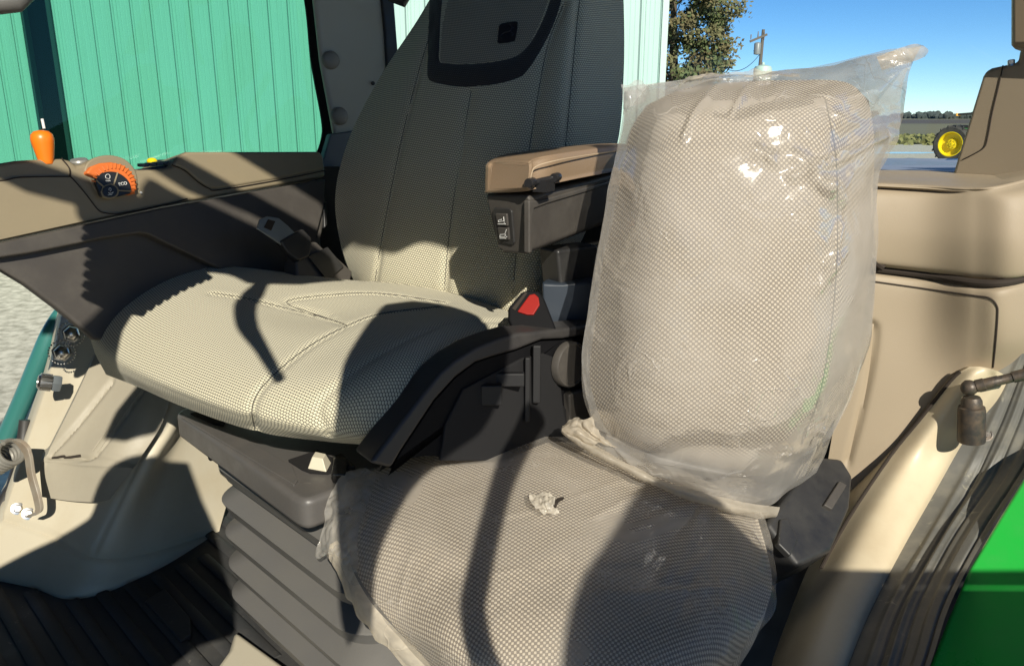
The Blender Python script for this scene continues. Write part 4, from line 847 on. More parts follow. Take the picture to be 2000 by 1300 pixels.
for px, py in ((458, 925), (537, 970), (606, 1012), (350+60, 893)):
    o = Vector((0, 0, CAMZ)); fp = Plane(KX+RV*.03-LV*.03+UP*(CAMZ-.55), KX+RV*.03-LV*.4+UP*(CAMZ-.55), KX+RV*.03-LV*.03+UP*(CAMZ-.7)); p_ = fp.at(px, py, .004)
    MB().lathe(p_-fp.n*.004, fp.n, [(.007, 0), (.007, .004), (.005, .006), (.002, .0065)], 16).build('push_rivet', M['dark2'], bel)
rs = [ring(.04, CAMZ-.90, .06), ring(.04, CAMZ-.945, .06)]
V = rs[0]+rs[1]; mesh('base_frame', V, [(k, (k+1) % n_, n_+(k+1) % n_, n_+k) for k in range(n_)]+[tuple(range(n_)), tuple(range(2*n_-1, n_-1, -1))], M['dark2'], seat)

# ================================================================== CONTROL CONSOLE
cc = thing('control_console', 'long olive tan control armrest console with dark side panel right of the driver seat', 'control console', P(300, 560, 1.5))
AP = Plane(P(0, 420, 1.20), P(635, 340, 1.75), P(20, 330, 1.235))
e_up = [(-120, 318), (0, 318), (30, 313), (60, 311), (120, 309), (136, 312), (150, 322), (172, 318), (186, 308), (215, 303), (240, 309), (258, 322), (268, 331), (300, 330), (333, 325), (345, 307), (362, 297), (625, 296), (633, 306), (637, 345), (320, 402), (0, 470), (-120, 498)]
top_ = slab('upper_shell', e_up, AP, .16, M['olive'], cc, bevel=.008, seg=3)
slab('rear_cap', [(336, 322), (347, 306), (365, 296), (625, 295.5), (632, 304), (634.5, 331), (560, 347), (430, 369), (408, 368), (385, 352), (362, 332)], AP, .165, M['olive'], cc, off=.0035, bevel=.008, seg=3)
slab('front_cap', [(-120, 352), (0, 352), (40, 346), (130, 345), (138, 346), (170, 382), (190, 408), (203, 415), (240, 415), (330, 398), (200, 424), (0, 468), (-120, 496)], AP, .01, M['olive'], cc, off=.0022, bevel=.0022)
b = MB()
for L in ([(-100, 354), (0, 353), (40, 346.5), (130, 345), (138, 346), (150, 358), (170, 382), (190, 408), (205, 416), (240, 416), (330, 398), (366, 388)], [(336, 322), (362, 334), (385, 354), (408, 368), (430, 370.5), (560, 348.5), (635, 333)], [(120, 309), (135, 328), (137, 345)]):
    b.tube([AP.at(a, c_, .0024) for a, c_ in crv(L, 6)], .0011, 6)
b.build('panel_gap', M['gap'], top_)
LPn = [(-120, 502), (0, 474), (320, 406), (638, 348), (637, 402), (631, 450), (622, 490), (598, 540), (560, 620), (300, 660), (186, 664), (110, 603), (50, 556), (0, 526), (-120, 470)]
lp = slab('side_panel', [(-120, 502), (0, 473), (320, 405), (637, 348), (637, 402), (631, 450), (622, 490), (598, 540), (560, 640), (300, 680), (186, 662), (110, 600), (50, 555), (0, 525), (-120, 468+60)], AP, .02, M['dark'], cc, off=-.006, bevel=.006, seg=2)
slab('raised_strip', [(-120, 500), (0, 473), (320, 405), (635, 349), (634, 400), (600, 535), (560, 620), (470, 545), (430, 525), (330, 478), (292, 459), (275, 455), (200, 466), (60, 494), (0, 503), (-120, 515)], AP, .03, M['dark'], cc, off=.012, bevel=.004)
# orange lever
b = AP.at(90, 320, -.05); upv = Vector((-.02, .0, 1)).normalized()
c = P(91, 320, 1.29)
lv = MB().lathe(c, upv, [(.0105, 0), (.0112, .004), (.0140, .018), (.0165, .032), (.0172, .039), (.0158, .046), (.0108, .0510), (.003, .0528)], 22).build('throttle_lever', M['orange'], cc)
MB().box(c-upv*.002, (.06, .014, .008), Matrix.Rotation(R(56), 3, 'Z')).build('lever_slot', M['gap'], cc)
MB().tube([c+Vector((-.002, .012, .055)), c+Vector((-.004, .014, .070))], .0022, 8).build('guide_pin', M['white'], lv)
b = MB(); t0 = AP.at(50, 317, -.01); dv = (AP.at(160, 317, -.01)-t0)
slab('top_insert', [(48, 318), (60, 312), (118, 310), (133, 320), (100, 322)], AP, .10, mat('silver_trim', (.30, .29, .26), .35), cc, off=-.02, bevel=.003)
# dial
DP_ = Plane(AP.at(235, 355, .002), AP.at(275, 350, .002), AP.at(235, 320, .006))
hs = slab('dial_housing', crv([(164, 332), (172, 316), (190, 306), (215, 302.5), (240, 308), (258, 322), (268, 340), (270, 366), (262, 380), (225, 388), (200, 384), (185, 370), (174, 350), (164, 332)], 5)[:-1].tolist(), AP, .06, M['olive'], cc, off=.0015, bevel=.004)
od = [(168, 338), (178, 325), (196, 318), (218, 316), (240, 321), (256, 333), (265, 348), (268, 368), (263, 379), (248, 380), (240, 366), (228, 352), (205, 342), (185, 345), (178, 342)]
slab('dial_ring', od, AP, .018, M['orange_d'], hs, off=.012, bevel=.004)
rb = MB()
for k in range(17):
    t = k/16; a = R(168-190*t); x = 222+44*math.cos(a); y = 362-43*math.sin(a); x2 = 222+34*math.cos(a); y2 = 362-33*math.sin(a)
    rb.tube([AP.at(x, y, .0118), AP.at(x2, y2, .0130)], .0014, 6)
rb.build('grip_rib', M['orange_d'], hs)
fc = slab('dial_face', crv([(186, 352), (196, 340), (212, 335), (230, 337), (246, 347), (255, 360), (256, 376), (243, 381), (222, 386), (200, 384), (192, 370), (186, 352)], 5)[:-1].tolist(), AP, .008, mat('dial_black', (.018, .020, .022), .35), hs, off=.0145, bevel=.0015)
sp1 = MB()
for L in ([(222, 362), (230, 337)], [(232, 372), (256, 373)], [(204, 366), (188, 352)]): sp1.tube([AP.at(a, c_, .015) for a, c_ in L], .0013, 6)
sp1.build('dial_spoke', M['olive'], fc)
q = crv([(197, 374), (203, 363), (217, 358.5), (229, 364), (233, 374), (228, 384), (214, 388), (202, 384), (197, 374)], 5)[:-1].tolist()
slab('button_bezel', q, AP, .008, M['olive'], fc, off=.0165, bevel=.0012)
slab('centre_button', [((a-215)*.82+215, (c_-373.5)*.82+373.5) for a, c_ in q], AP, .006, mat('button_black', (.016, .018, .02), .35), fc, off=.018, bevel=.001)
ex = (AP.at(245, 357)-AP.at(235, 358.5)).normalized(); ez = AP.n; ey = ez.cross(ex)
def onplane(px, py, off): p_ = AP.at(px, py, off); return Matrix(((ex.x, ey.x, ez.x, p_.x), (ex.y, ey.y, ez.y, p_.y), (ex.z, ey.z, ez.z, p_.z), (0, 0, 0, 1)))
text('eco_lettering', 'ECO', .0075, onplane(240, 359, .0150), M['white'], fc)
ic = MB(); g_ = lambda L, o=.0152, r=.00045: ic.tube([AP.at(a, c_, o) for a, c_ in L], r, 5)
g_(crv([(207, 348), (206, 344), (209, 340.5), (213, 341), (215, 345), (213, 349), (207, 348)], 4)); g_([(206, 352.5), (215, 352)]); g_([(207, 354), (216, 353.5)])
ic.build('engine_symbol', M['white'], fc)
ic = MB(); g_(crv([(213, 372), (213, 368), (216, 367.5), (217, 371), (215, 374)], 4), .0187); g_([(212, 376), (214, 378), (220, 377), (221, 375)], .0187, .0007); g_([(211, 381), (219, 380)], .0187)
ic.build('hand_symbol', M['white'], fc)
ic = MB(); ic.lathe(AP.at(275, 376, .003), AP.n, [(.0022, 0), (.0022, .001)], 8); ic.build('dial_mark', M['white'], hs)
# buttons behind the dial, yellow knob
slab('button_strip', [(266, 330), (333, 322), (336, 330), (270, 336)], AP, .05, M['dark2'], cc, off=-.012, bevel=.002)
for k in range(4):
    p_ = AP.at(280+k*14, 327-k*1.5, -.03); MB().box(p_+UP*.004, (.012, .02, .006), Matrix.Rotation(R(56), 3, 'Z')).build('push_button', M['bluegrey'], cc, bevel=.0015)
c = P(298, 323, 1.56); MB().lathe(c, UP, [(.006, 0), (.009, .004), (.010, .009), (.007, .013), (.002, .0145)], 16).build('yellow_knob', M['yellow'], cc)
MB().box(P(325, 322, 1.58), (.03, .03, .02), Matrix.Rotation(R(56), 3, 'Z')).build('joystick_base', M['dark2'], cc, bevel=.004)
c = P(155, 318, 1.36); MB().lathe(c, (0, -.2, 1), [(.014, 0), (.015, .003), (.013, .006), (.003, .007)], 20).build('thumb_wheel', mat('silver_plastic', (.33, .33, .31), .35, .4), cc)
slab('console_end', [(632, 402), (640, 392), (640, 440), (634, 446)], AP, .03, M['dark2'], cc, off=0, bevel=.003)
# ================================================================== FOLDING SEAT UNDER PLASTIC
ins = thing('instructor_seat', 'folding passenger seat in grey tan weave, both cushions wrapped in clear plastic', 'passenger seat', (.2, 1.0, FLOOR))
IB = Surf([
 [(1262, 206, 1.16), (1330, 176, 1.135), (1420, 162, 1.125), (1530, 157, 1.125), (1648, 160, 1.135), (1697, 196, 1.16)],
 [(1228, 262, 1.125), (1308, 240, 1.055), (1420, 230, 1.04), (1515, 228, 1.04), (1630, 238, 1.06), (1707, 268, 1.135)],
 [(1206, 370, 1.11), (1300, 365, 1.035), (1420, 360, 1.015), (1520, 360, 1.015), (1634, 368, 1.045), (1706, 380, 1.13)],
 [(1176, 500, 1.10), (1290, 500, 1.015), (1420, 500, .995), (1530, 500, .995), (1634, 500, 1.025), (1702, 500, 1.13)],
 [(1156, 640, 1.09), (1280, 645, 1.005), (1420, 645, .985), (1540, 645, .985), (1632, 640, 1.015), (1688, 640, 1.13)],
 [(1154, 760, 1.08), (1270, 785, 1.005), (1410, 790, .985), (1520, 790, .985), (1606, 780, 1.015), (1654, 765, 1.12)],
 [(1186, 835, 1.08), (1280, 868, 1.02), (1400, 892, 1.005), (1500, 892, 1.005), (1570, 872, 1.035), (1612, 848, 1.11)],
 [(1236, 872, 1.11), (1300, 900, 1.08), (1400, 925, 1.07), (1480, 928, 1.07), (1540, 908, 1.09), (1578, 882, 1.13)]], 150, 150)
IB.groove([(1612, 190), (1632, 300), (1636, 400), (1634, 520), (1622, 650), (1598, 780), (1560, 870)], .005, .008)
IB.groove([(1215, 300), (1330, 292), (1450, 290), (1560, 292), (1680, 300)], .003, .008)
ib = IB.build('backrest', M['seat2'], ins, back=(.02, .10, 0))
MB().tube(IB.line([(1612, 195), (1632, 300), (1636, 400), (1634, 520), (1622, 650), (1598, 780), (1562, 865)], -.0002, 6), .001, 6).build('seam', M['seam'], ib)
MB().prism([P(1180, 845, 1.09), P(1290, 893, 1.05), P(1420, 922, 1.03), P(1540, 905, 1.06), P(1600, 870, 1.12), P(1560, 960, 1.10), P(1420, 1000, 1.05), P(1270, 955, 1.07), P(1180, 890, 1.11)], Vector((.01, .05, 0))).build('back_shell', mat('grey_shell', (.16, .155, .15), .5), ins, bevel=.006)
IC = Surf([
 [(748, 905, 1.04), (900, 872, 1.09), (1080, 862, 1.12), (1260, 880, 1.12), (1410, 955, 1.07), (1480, 1012, 1.0)],
 [(705, 945, .985), (860, 925, 1.01), (1060, 918, 1.03), (1260, 950, 1.02), (1425, 1020, .975), (1500, 1085, .925)],
 [(675, 1030, .915), (842, 1025, .90), (1050, 1030, .895), (1250, 1062, .89), (1415, 1110, .875), (1508, 1145, .87)],
 [(698, 1120, .855), (850, 1135, .81), (1050, 1155, .79), (1250, 1185, .785), (1396, 1200, .79), (1492, 1195, .82)],
 [(762, 1212, .80), (882, 1245, .735), (1050, 1285, .71), (1228, 1305, .71), (1375, 1290, .735), (1462, 1244, .79)],
 [(800, 1255, .79), (905, 1300, .715), (1055, 1350, .69), (1222, 1370, .69), (1362, 1335, .725), (1445, 1275, .785)],
 [(842, 1310, .79), (935, 1370, .73), (1060, 1430, .71), (1215, 1450, .71), (1345, 1400, .745), (1420, 1310, .795)]], 150, 160)
IC.build('cushion', M['seat2'], ins, back=(.02, .03, -.07))
# plastic over the backrest
def nz(sc1, a1, sc2, a2, seed=0):
    def fn(px, py, g):
        p = Vector(g); return a1*noise.noise(p*sc1+Vector((seed, 0, 0)))+a2*abs(noise.noise(p*sc2+Vector((0, seed, 0))))
    return fn
bag = thing('backrest_bag', 'clear plastic bag over the folding seat backrest with a loose top flap at upper right', 'plastic bag', (.33, 1.05, CAMZ-.45))
BG = Surf([
 [(1218, 176, 1.17), (1290, 166, 1.17), (1385, 146, 1.17), (1500, 143, 1.16), (1600, 131, 1.15), (1712, 106, 1.12), (1800, 90, 1.10)],
 [(1216, 230, 1.12), (1295, 205, 1.075), (1390, 190, 1.06), (1500, 186, 1.05), (1602, 185, 1.05), (1692, 170, 1.06), (1772, 146, 1.09)],
 [(1200, 310, 1.095), (1282, 300, 1.035), (1388, 300, 1.01), (1500, 300, 1.005), (1600, 300, 1.015), (1682, 280, 1.05), (1758, 240, 1.10)],
 [(1180, 420, 1.085), (1275, 420, 1.01), (1388, 420, .99), (1500, 420, .985), (1606, 420, .995), (1666, 395, 1.04), (1716, 345, 1.11)],
 [(1160, 540, 1.075), (1268, 545, 1.0), (1390, 545, .978), (1510, 545, .978), (1612, 540, .995), (1672, 520, 1.04), (1714, 490, 1.12)],
 [(1138, 680, 1.07), (1256, 690, .99), (1390, 690, .97), (1510, 690, .97), (1606, 685, .99), (1658, 675, 1.04), (1697, 660, 1.12)],
 [(1138, 770, 1.06), (1250, 800, .985), (1385, 805, .968), (1500, 810, .968), (1585, 800, .995), (1630, 790, 1.05), (1662, 775, 1.12)],
 [(1158, 835, 1.06), (1245, 875, 1.0), (1350, 905, .99), (1450, 918, .99), (1530, 905, 1.02), (1580, 880, 1.07), (1622, 855, 1.12)],
 [(1120, 838, 1.06), (1210, 895, 1.02), (1315, 945, 1.0), (1410, 975, 1.0), (1480, 990, 1.02), (1540, 965, 1.06), (1590, 920, 1.11)]], 150, 150)
def wr(px, py, g):
    p = Vector(g); d = .0025*noise.noise(p*16)
    # taut ridges of film radiating from the loose corner and along the crown
    k = min(1, max(0, (px-1380)/260))*min(1, max(0, (470-py)/240))
    d += k*(.012*noise.noise(Vector(((px-1800)*.0045+(py-90)*.006, ((px-1800)*.55+(py-90)*.9)*.011, 1)))+.006*abs(noise.noise(Vector((px*.012, py*.02, 3)))))
    k2 = min(1, max(0, (py-800)/80)); d += k2*.008*noise.noise(Vector((px*.014, py*.02, 7)))
    k3 = min(1, max(0, (260-py)/90)); d += k3*.007*noise.noise(Vector((px*.016, py*.006, 2)))
    return d
BG.bump(wr)
for (L, d, w_) in (([(1335, 270), (1360, 215), (1410, 160)], -.006, .004), ([(1430, 218), (1462, 170), (1500, 150)], -.005, .004), ([(1480, 300), (1560, 320), (1640, 390)], -.011, .012), ([(1545, 345), (1640, 310), (1700, 275), (1730, 262)], -.010, .006),
  ([(1590, 350), (1640, 368), (1660, 340)], -.006, .006), ([(1640, 440), (1625, 500), (1600, 560)], -.007, .008), ([(1410, 215), (1520, 190), (1640, 150), (1780, 100)], .006, .012), ([(1570, 330), (1510, 290), (1480, 310)], .006, .01), ([(1345, 780), (1320, 850)], -.002, .003)):
    BG.groove(L, d, w_)
BG.clear_of(IB, .007); 
def tent(S_, tri, h):
    A = np.array(tri, float); q = S_.px; d0 = A[1]-A[0]; d1 = A[2]-A[0]; den = d0[0]*d1[1]-d0[1]*d1[0]
    u = ((q[..., 0]-A[0, 0])*d1[1]-(q[..., 1]-A[0, 1])*d1[0])/den; v = (d0[0]*(q[..., 1]-A[0, 1])-d0[1]*(q[..., 0]-A[0, 0]))/den
    e = np.minimum(np.minimum(u, v), 1-u-v); S_.nrm(); S_.G = S_.G+S_.N*(np.clip(e, 0, .33)*3*h)[..., None]; S_.nrm()
for tri, h in (([(1472, 292), (1500, 294), (1530, 336)], .007), ([(1580, 352), (1648, 346), (1626, 394)], .009), ([(1596, 510), (1664, 482), (1620, 560)], .010), ([(1592, 462), (1614, 468), (1618, 488)], .004), ([(1640, 195), (1770, 130), (1700, 215)], .012), ([(1610, 205), (1690, 240), (1640, 268)], .010), ([(1545, 345), (1680, 280), (1690, 290)], .008), ([(1195, 870), (1260, 905), (1245, 935)], .006), ([(1330, 665), (1352, 660), (1342, 690)], .003), ([(1600, 850), (1622, 800), (1590, 890)], .006)):
    tent(BG, tri, h)
bf = BG.build('front_film', M['film'], bag, ang=80)
BG2 = Surf([
 [(1218, 176, 1.175), (1385, 146, 1.175), (1500, 143, 1.165), (1600, 131, 1.155), (1712, 106, 1.125), (1800, 90, 1.105)],
 [(1216, 230, 1.125), (1390, 190, 1.23), (1500, 186, 1.24), (1602, 185, 1.24), (1692, 170, 1.15), (1774, 146, 1.10)],
 [(1200, 310, 1.10), (1388, 300, 1.26), (1500, 300, 1.27), (1600, 300, 1.27), (1682, 280, 1.19), (1760, 240, 1.11)],
 [(1180, 420, 1.09), (1388, 420, 1.25), (1500, 420, 1.27), (1606, 420, 1.27), (1666, 395, 1.19), (1718, 345, 1.12)],
 [(1138, 680, 1.075), (1390, 690, 1.24), (1510, 690, 1.26), (1606, 685, 1.26), (1658, 675, 1.2), (1699, 660, 1.13)],
 [(1158, 835, 1.065), (1350, 905, 1.20), (1450, 918, 1.22), (1530, 905, 1.22), (1580, 880, 1.18), (1624, 855, 1.13)]], 70, 70).bump(nz(14, .006, 30, .003))
BG2.build('rear_film', M['film_b'], bag, ang=80)
# rolled hem along the bottom of the bag, loose ear at top left, tag at top right
hmS = Surf([
 [(1104, 832, 1.058), (1150, 862, 1.035), (1212, 897, 1.012), (1312, 944, .99), (1402, 969, .985), (1470, 983, .995), (1522, 990, 1.02)],
 [(1098, 838, 1.050), (1145, 869, 1.026), (1208, 904, 1.003), (1309, 953, .978), (1398, 982, .973), (1466, 998, .983), (1518, 1004, 1.012)],
 [(1099, 846, 1.053), (1142, 877, 1.031), (1205, 911, 1.008), (1306, 961, .985), (1394, 991, .980), (1460, 1008, .99), (1512, 1012, 1.02)],
 [(1108, 846, 1.062), (1150, 876, 1.042), (1210, 906, 1.02), (1310, 956, 1.0), (1398, 984, .995), (1464, 1000, 1.005), (1514, 1004, 1.03)]], 16, 150).bump(nz(30, .003, 70, .0018))
hmS.build('rolled_hem', film('hem_film', .68, .22, (.62, .56, .46), 22, .0, 1.3, 30), bag, ang=80)
ear = Surf([[(1098, 832, 1.06), (1112, 822, 1.065), (1128, 814, 1.06), (1140, 820, 1.05), (1158, 812, 1.06)], [(1106, 846, 1.045), (1122, 838, 1.035), (1140, 838, 1.045), (1152, 842, 1.035), (1168, 846, 1.045)], [(1150, 868, 1.03), (1165, 866, 1.02), (1180, 868, 1.025), (1195, 872, 1.02), (1210, 880, 1.02)]], 40, 50).bump(nz(60, .004, 90, .004))
ear.build('torn_edge', film('torn_film', .60, .25, (.78, .70, .57), 40, .0), bag, ang=80)
flp = Surf([[(1712, 112, 1.105), (1750, 98, 1.10), (1785, 86, 1.09), (1803, 88, 1.085)], [(1716, 122, 1.10), (1752, 112, 1.095), (1788, 104, 1.09), (1813, 98, 1.085)], [(1722, 136, 1.105), (1756, 128, 1.10), (1780, 120, 1.095), (1806, 110, 1.09)]], 24, 40).bump(nz(40, .003, 80, .003))
flp.build('loose_flap', film('tag_film', .55, .2, (.82, .72, .58), 30, .06), bag, ang=80)
lf = Surf([[(1213, 165, 1.15), (1228, 166, 1.15), (1244, 158, 1.17), (1262, 170, 1.17)], [(1216, 182, 1.14), (1234, 180, 1.13), (1250, 178, 1.15), (1270, 182, 1.16)], [(1220, 225, 1.13), (1232, 210, 1.12), (1244, 204, 1.13), (1260, 200, 1.14)]], 26, 30).bump(nz(50, .004, 80, .004))
lf.build('top_ear', film('ear_film', .35, .3, (.75, .74, .72), 30, .06), bag, ang=80)
tp = Surf([[(1330, 158, 1.19), (1380, 146, 1.19), (1400, 144, 1.19), (1480, 141, 1.19), (1560, 148, 1.18)], [(1325, 166, 1.165), (1378, 152, 1.165), (1405, 150, 1.165), (1480, 147, 1.165), (1562, 156, 1.155)]], 14, 60).bump(nz(40, .006, 90, .004))
tp.build('top_fold', film('fold_film', .45, .3, (.9, .82, .7), 30, .08), bag, ang=80)
# plastic over the cushion
cb = thing('cushion_bag', 'torn hazy plastic sheet bunched over the folding seat cushion with a small rip on top', 'plastic sheet', (.1, .85, CAMZ-.6))
CB = Surf([
 [(690, 918, 1.02), (800, 905, 1.03), (900, 862, 1.085), (1080, 852, 1.115), (1240, 868, 1.11), (1400, 950, 1.05), (1490, 1008, .985)],
 [(672, 950, .965), (780, 930, .99), (890, 916, 1.005), (1062, 908, 1.02), (1255, 938, 1.01), (1430, 1008, .965), (1512, 1075, .915)],
 [(648, 1040, .895), (740, 1022, .895), (870, 1018, .89), (1052, 1022, .885), (1250, 1050, .875), (1425, 1095, .86), (1517, 1130, .855)],
 [(672, 1120, .845), (760, 1122, .825), (870, 1130, .80), (1052, 1148, .78), (1250, 1172, .77), (1410, 1185, .775), (1510, 1190, .81)],
 [(720, 1190, .80), (790, 1216, .77), (890, 1242, .728), (1052, 1276, .70), (1232, 1296, .70), (1385, 1280, .725), (1480, 1236, .78)],
 [(775, 1245, .785), (840, 1278, .75), (915, 1300, .71), (1056, 1345, .68), (1228, 1362, .68), (1370, 1328, .715), (1455, 1270, .775)],
 [(850, 1320, .785), (890, 1350, .75), (945, 1372, .72), (1062, 1432, .695), (1220, 1452, .695), (1352, 1402, .73), (1430, 1312, .785)]], 170, 180)
def wc_(px, py, g):
    p = Vector(g); d = .0022*noise.noise(p*18)
    # gathers that fan out from under the backrest on the right
    a = math.atan2(px-1395, py-960); r = math.hypot(px-1395, py-960); k = min(1, max(0, (360-r)/200))*min(1, max(0, (px-1180)/120))
    d += k*(.0065*noise.noise(Vector((a*5.5, r*.004, 0)))+.003*noise.noise(Vector((a*13, r*.008, 4))))
    k2 = min(1, max(0, (820-px)/120))*min(1, max(0, (1190-py)/150)); d += k2*(.007*noise.noise(Vector((px*.016, py*.008, 3)))+.004*abs(noise.noise(Vector((px*.04, py*.02, 9)))))
    k3 = min(1, max(0, (px-1330)/120))*min(1, max(0, (py-1120)/80)); d += k3*.008*abs(noise.noise(Vector((px*.012, py*.012, 5))))
    return d
CB.bump(wc_)
for (L, d, w_) in (([(1160, 1010), (1260, 960), (1360, 925)], -.003, .004), ([(975, 1010), (1080, 985), (1220, 935)], -.0025, .003), ([(1370, 1000), (1340, 1070), (1300, 1130)], -.006, .005), ([(1398, 1005), (1385, 1080), (1330, 1130)], -.005, .005), ([(1420, 1000), (1430, 1060), (1428, 1130)], -.006, .006), ([(1450, 1010), (1480, 1070), (1482, 1110)], -.006, .006),
  ([(1180, 1155), (1250, 1162), (1400, 1150)], -.005, .005), ([(1175, 1100), (1250, 1098)], -.003, .003), ([(1390, 1150), (1340, 1115)], -.003, .003), ([(805, 1080), (790, 1130), (780, 1185)], -.0015, .002), ([(970, 1120), (1025, 1108)], -.0015, .002), ([(745, 960), (705, 1060), (712, 1110)], -.004, .006), ([(770, 950), (735, 1010)], -.004, .006)):
    CB.groove(L, d, w_)
CB.clear_of(IC, .006); CB.build('sheet_film', M['film2'], cb, ang=80)
# turned-back lower edge
ed = [P(*q) for q in crv([(650, 1060, .885), (668, 1090, .865), (690, 1140, .83), (722, 1190, .795), (775, 1245, .78), (850, 1320, .78), (920, 1390, .78)], 8)]
v = []; f = []
for i, q in enumerate(ed):
    n_ = Vector((-.55, -.35, -.1)).normalized(); wob = .003*noise.noise(Vector((i*.5, 1, 0)))
    dn = Vector((-.006, .004, -.017))*(1+.3*noise.noise(Vector((i*.3, 7, 0))))
    v += [q+Vector((.006, 0, .004)), q+n_*(.004+wob), q+dn+n_*(.003+wob), q+dn*1.35+n_*.001, q+dn*1.3-n_*.002]
for i in range(len(ed)-1):
    for k in range(4): f.append((5*i+k, 5*i+k+1, 5*i+6+k, 5*i+5+k))
mesh('folded_edge', v, f, film('edge_film', .55, .3, (.93, .84, .68), 40, .05), cb, ang=80)
rg = Surf([[(640, 975, .95), (668, 930, .985), (700, 915, 1.01), (735, 925, 1.0)], [(628, 1040, .91), (655, 1000, .925), (690, 970, .955), (726, 962, .965)], [(618, 1086, .90), (640, 1068, .885), (668, 1050, .885), (700, 1040, .895)], [(632, 1078, .895), (655, 1085, .875), (675, 1110, .855), (700, 1120, .84)]], 60, 50).bump(nz(40, .006, 70, .006))
rg.build('ragged_corner', film('ragged_film', .25, .35, (.84, .80, .72), 30, .08), cb, ang=80)
bk_ = Surf([[(806, 868, 1.075), (860, 862, 1.085), (905, 858, 1.09), (918, 848, 1.10), (940, 872, 1.08)], [(815, 874, 1.06), (862, 872, 1.07), (905, 866, 1.075), (922, 862, 1.08), (944, 886, 1.07)]], 14, 60).bump(nz(60, .004, 110, .005))
bk_.build('torn_edge', film('strip_film', .55, .3, (.9, .84, .74), 40, .08), cb, ang=80)
def lifted(L, o=.006): return [[(a, b_, CB.at(a, b_).y-o*(1 if 0 < i < len(L)-1 else .2)) for a, b_ in l_] for i, l_ in enumerate(L)]
rs_ = Surf(lifted([[(1034, 972), (1050, 962), (1072, 965), (1088, 972)], [(1036, 982), (1054, 974), (1072, 978), (1084, 980)], [(1046, 992), (1060, 986), (1072, 990), (1080, 990)], [(1062, 1006), (1072, 1004), (1080, 1005), (1092, 1002)]]), 36, 36).bump(nz(110, .005, 190, .006))
rs_.build('ripped_patch', film('rip_film', .50, .35, (.90, .84, .72), 70, .08), cb, ang=80)
hl = [CB.at(a, b_, .001) for a, b_ in crv([(1082, 994), (1080, 984), (1088, 975), (1101, 972), (1099, 978), (1091, 982), (1087, 990), (1084, 998)], 4)]
mesh('rip_hole', [q+Vector((0, -.0015, .0015)) for q in hl], [tuple(range(len(hl)))], M['gap'], cb, smooth=False)
# ================================================================== ADDED SHADOW CASTERS BEHIND THE CAMERA (unseen shapes cut to the wanted shadows)
door = thing('shadow_casters', 'added dark shapes out of view, throwing bar shadows across both seats', 'shadow caster', (.3, -.25, 2.2))
DPy = -.25
def cast(px, py, Y):
    p = P(px, py, Y); t = (p.y-DPy)/(-S.y); return p+S*t
def bar(name, pts, m=None, bevel=0):
    return MB().prism([Vector((q[0], DPy, q[1])) for q in pts], Vector((0, -.02, 0))).build(name, M['dark2'], door, bevel=bevel, smooth=False)
def teeth(p, q, n, depth):
    p = np.array(p); q = np.array(q); d = (q-p)/n; nn = np.array([-d[1], d[0]])/np.hypot(*d); out = []
    for i in range(n):
        out += [tuple(p+d*i), tuple(p+d*(i+.25)+nn*depth*.8), tuple(p+d*(i+.5)+nn*depth), tuple(p+d*(i+.8)+nn*depth*.15)]
    return out+[tuple(q)]
cvz = lambda L, n=5: [tuple(q) for q in crv(L, n)]
bar('top_caster', [(-1.2, 3.43), (-.056, 3.419)]+cvz([(.112, 3.391), (.17, 3.262), (.214, 3.213), (.245, 3.188), (.296, 3.194), (.354, 3.160), (.40, 3.155), (.46, 3.20), (.52, 3.275), (.62, 3.305), (.93, 3.315)])+[(1.08, 3.62), (1.08, 4.4), (-2.4, 4.4), (-2.4, 3.43)])  # added caster, lower edge cut to the shadow across the driver backrest
bar('strip_caster', [(-.62, 3.40), (-.3, 3.365), (.17, 3.30), (.17, 3.262), (-.03, 3.288), (-.14, 3.288), (-.3, 3.335), (-.62, 3.37)])  # unseen strip added to darken one band on the control console
bar('console_caster', cvz([(-.215, 3.225), (-.205, 3.268), (-.166, 3.262), (-.1, 3.259)], 3)+[(.02, 3.25), (.12, 3.20), (.14, 3.12), (.06, 3.085), (-.038, 3.08)]+cvz([(-.038, 3.08), (-.07, 3.11), (-.098, 3.117)], 3)+[(-.100, 3.118), (-.14, 3.112), (-.228, 3.004), (-.232, 2.962), (-.244, 2.922), (-.247, 2.880), (-.252, 2.850), (-.268, 2.815), (-.33, 2.79), (-.38, 2.80), (-.36, 2.86), (-.30, 2.95), (-.272, 3.00), (-.262, 3.125), (-.292, 3.135), (-.301, 3.150), (-.302, 3.169), (-.36, 3.160), (-.394, 3.168), (-.62, 3.175), (-.62, 3.215), (-.36, 3.212)])  # added outline that shades the console side and far cushion edge
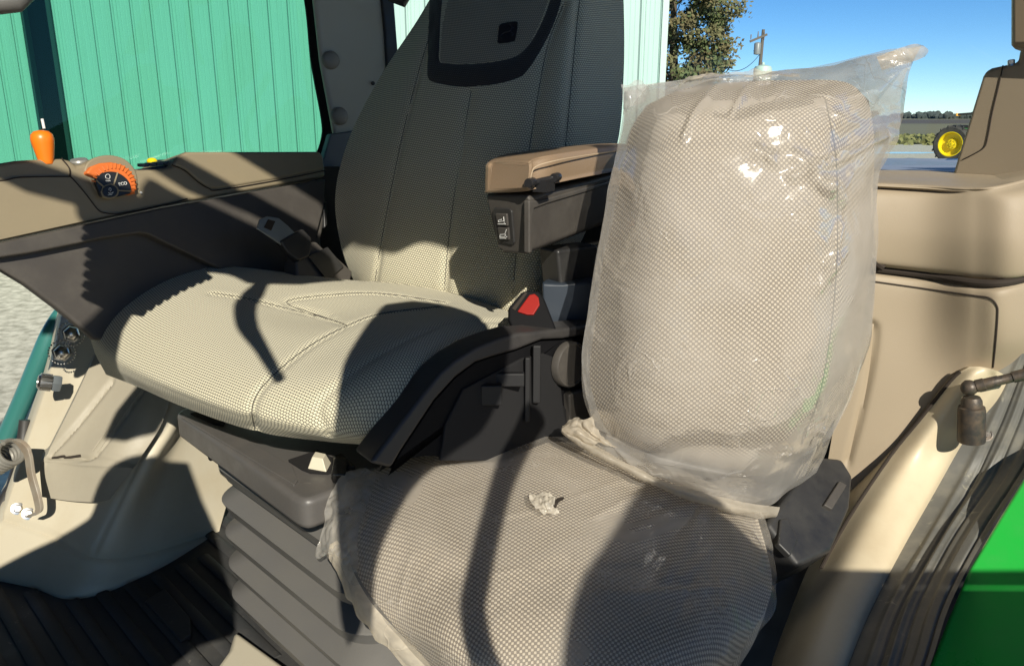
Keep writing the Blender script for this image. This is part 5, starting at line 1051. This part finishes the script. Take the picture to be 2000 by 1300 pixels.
# added toothed shape for the serrated shadow edges, nearer to the seat
t2 = lambda q: (q[0]-.240, q[1]-.580)
bl = [t2(q) for q in teeth((-.124, 3.106), (-.236, 2.974), 9, .030)+[(-.255, 2.92)]+teeth((-.272, 2.985), (-.258, 3.128), 7, .036)]
MB().prism([Vector((q[0], .65, q[1])) for q in bl], Vector((0, -.02, 0))).build('toothed_caster', M['dark2'], door, smooth=False)
def rod(name, L, rs):
    q = crv(L, 6); pts = [Vector((a, DPy, b)) for a, b in q]; r_ = np.interp(np.linspace(0, 1, len(pts)), np.linspace(0, 1, len(rs)), rs)
    return MB().tube(pts, list(r_), 12).build(name, M['dark2'], door)
rod('curved_caster', [(-.005, 3.10), (-.019, 3.064), (-.030, 3.024), (-.040, 2.98), (-.033, 2.91), (-.008, 2.842), (.020, 2.765)], [.016, .014, .019, .019, .017, .011, .008])  # made-up rod for the curved stroke of shadow on the driver cushion
rod('band_caster', [(.395, 2.735), (.37, 2.692), (.324, 2.62), (.276, 2.531), (.242, 2.457), (.226, 2.412), (.228, 2.35), (.26, 2.28)], [.024, .020, .015, .0145, .0145, .015, .017])  # unseen rod added for the shadow band down the folding seat cushion
bar('arm_caster', cvz([(.20, 2.995), (.186, 2.975), (.143, 2.881), (.113, 2.803), (.097, 2.717), (.091, 2.66), (.085, 2.42), (.095, 2.35)])+[(.112, 2.38)]+cvz([(.118, 2.423), (.128, 2.478), (.157, 2.547), (.204, 2.619), (.256, 2.667), (.31, 2.715), (.345, 2.80), (.35, 2.92), (.31, 2.985), (.25, 3.01)]))  # added outline for an arm's shadow, no real plate here
bar('lower_panel', cvz([(.303, 2.34), (.322, 2.393), (.365, 2.457), (.434, 2.525), (.509, 2.596), (.551, 2.620), (.60, 2.600), (.635, 2.55), (.66, 2.50), (.75, 2.474)])+[(.90, 2.470), (1.6, 2.472), (1.6, 2.458), (.88, 2.456), (.872, 2.449), (.88, 2.442), (1.6, 2.436), (1.6, 1.7), (.2, 1.7)])  # unseen shape added to shade the wrapped cushion, post and green body
bar('floor_caster', cvz([(-1.3, 2.12), (-.641, 2.479), (-.511, 2.546), (-.441, 2.588), (-.42, 2.61), (-.398, 2.668), (-.374, 2.706), (-.337, 2.735), (-.294, 2.748), (-.236, 2.757)])+[(-.215, 2.66), (-.16, 2.48), (-.125, 2.40), (-.118, 2.345), (-.18, 2.325), (-.25, 2.262), (-.3, 2.0), (-1.3, 1.8)])  # added to put the floor and lower right console in shade
bar('left_blocker', [(-2.4, 1.0), (-.86, 1.0), (-.82, 3.44), (-2.4, 3.44)])  # unseen filler added to keep ambient light out on the left
bar('right_blocker', [(1.55, 1.0), (2.6, 1.0), (2.6, 3.42), (1.55, 3.6)])  # added filler out of view, cuts ambient light from the right
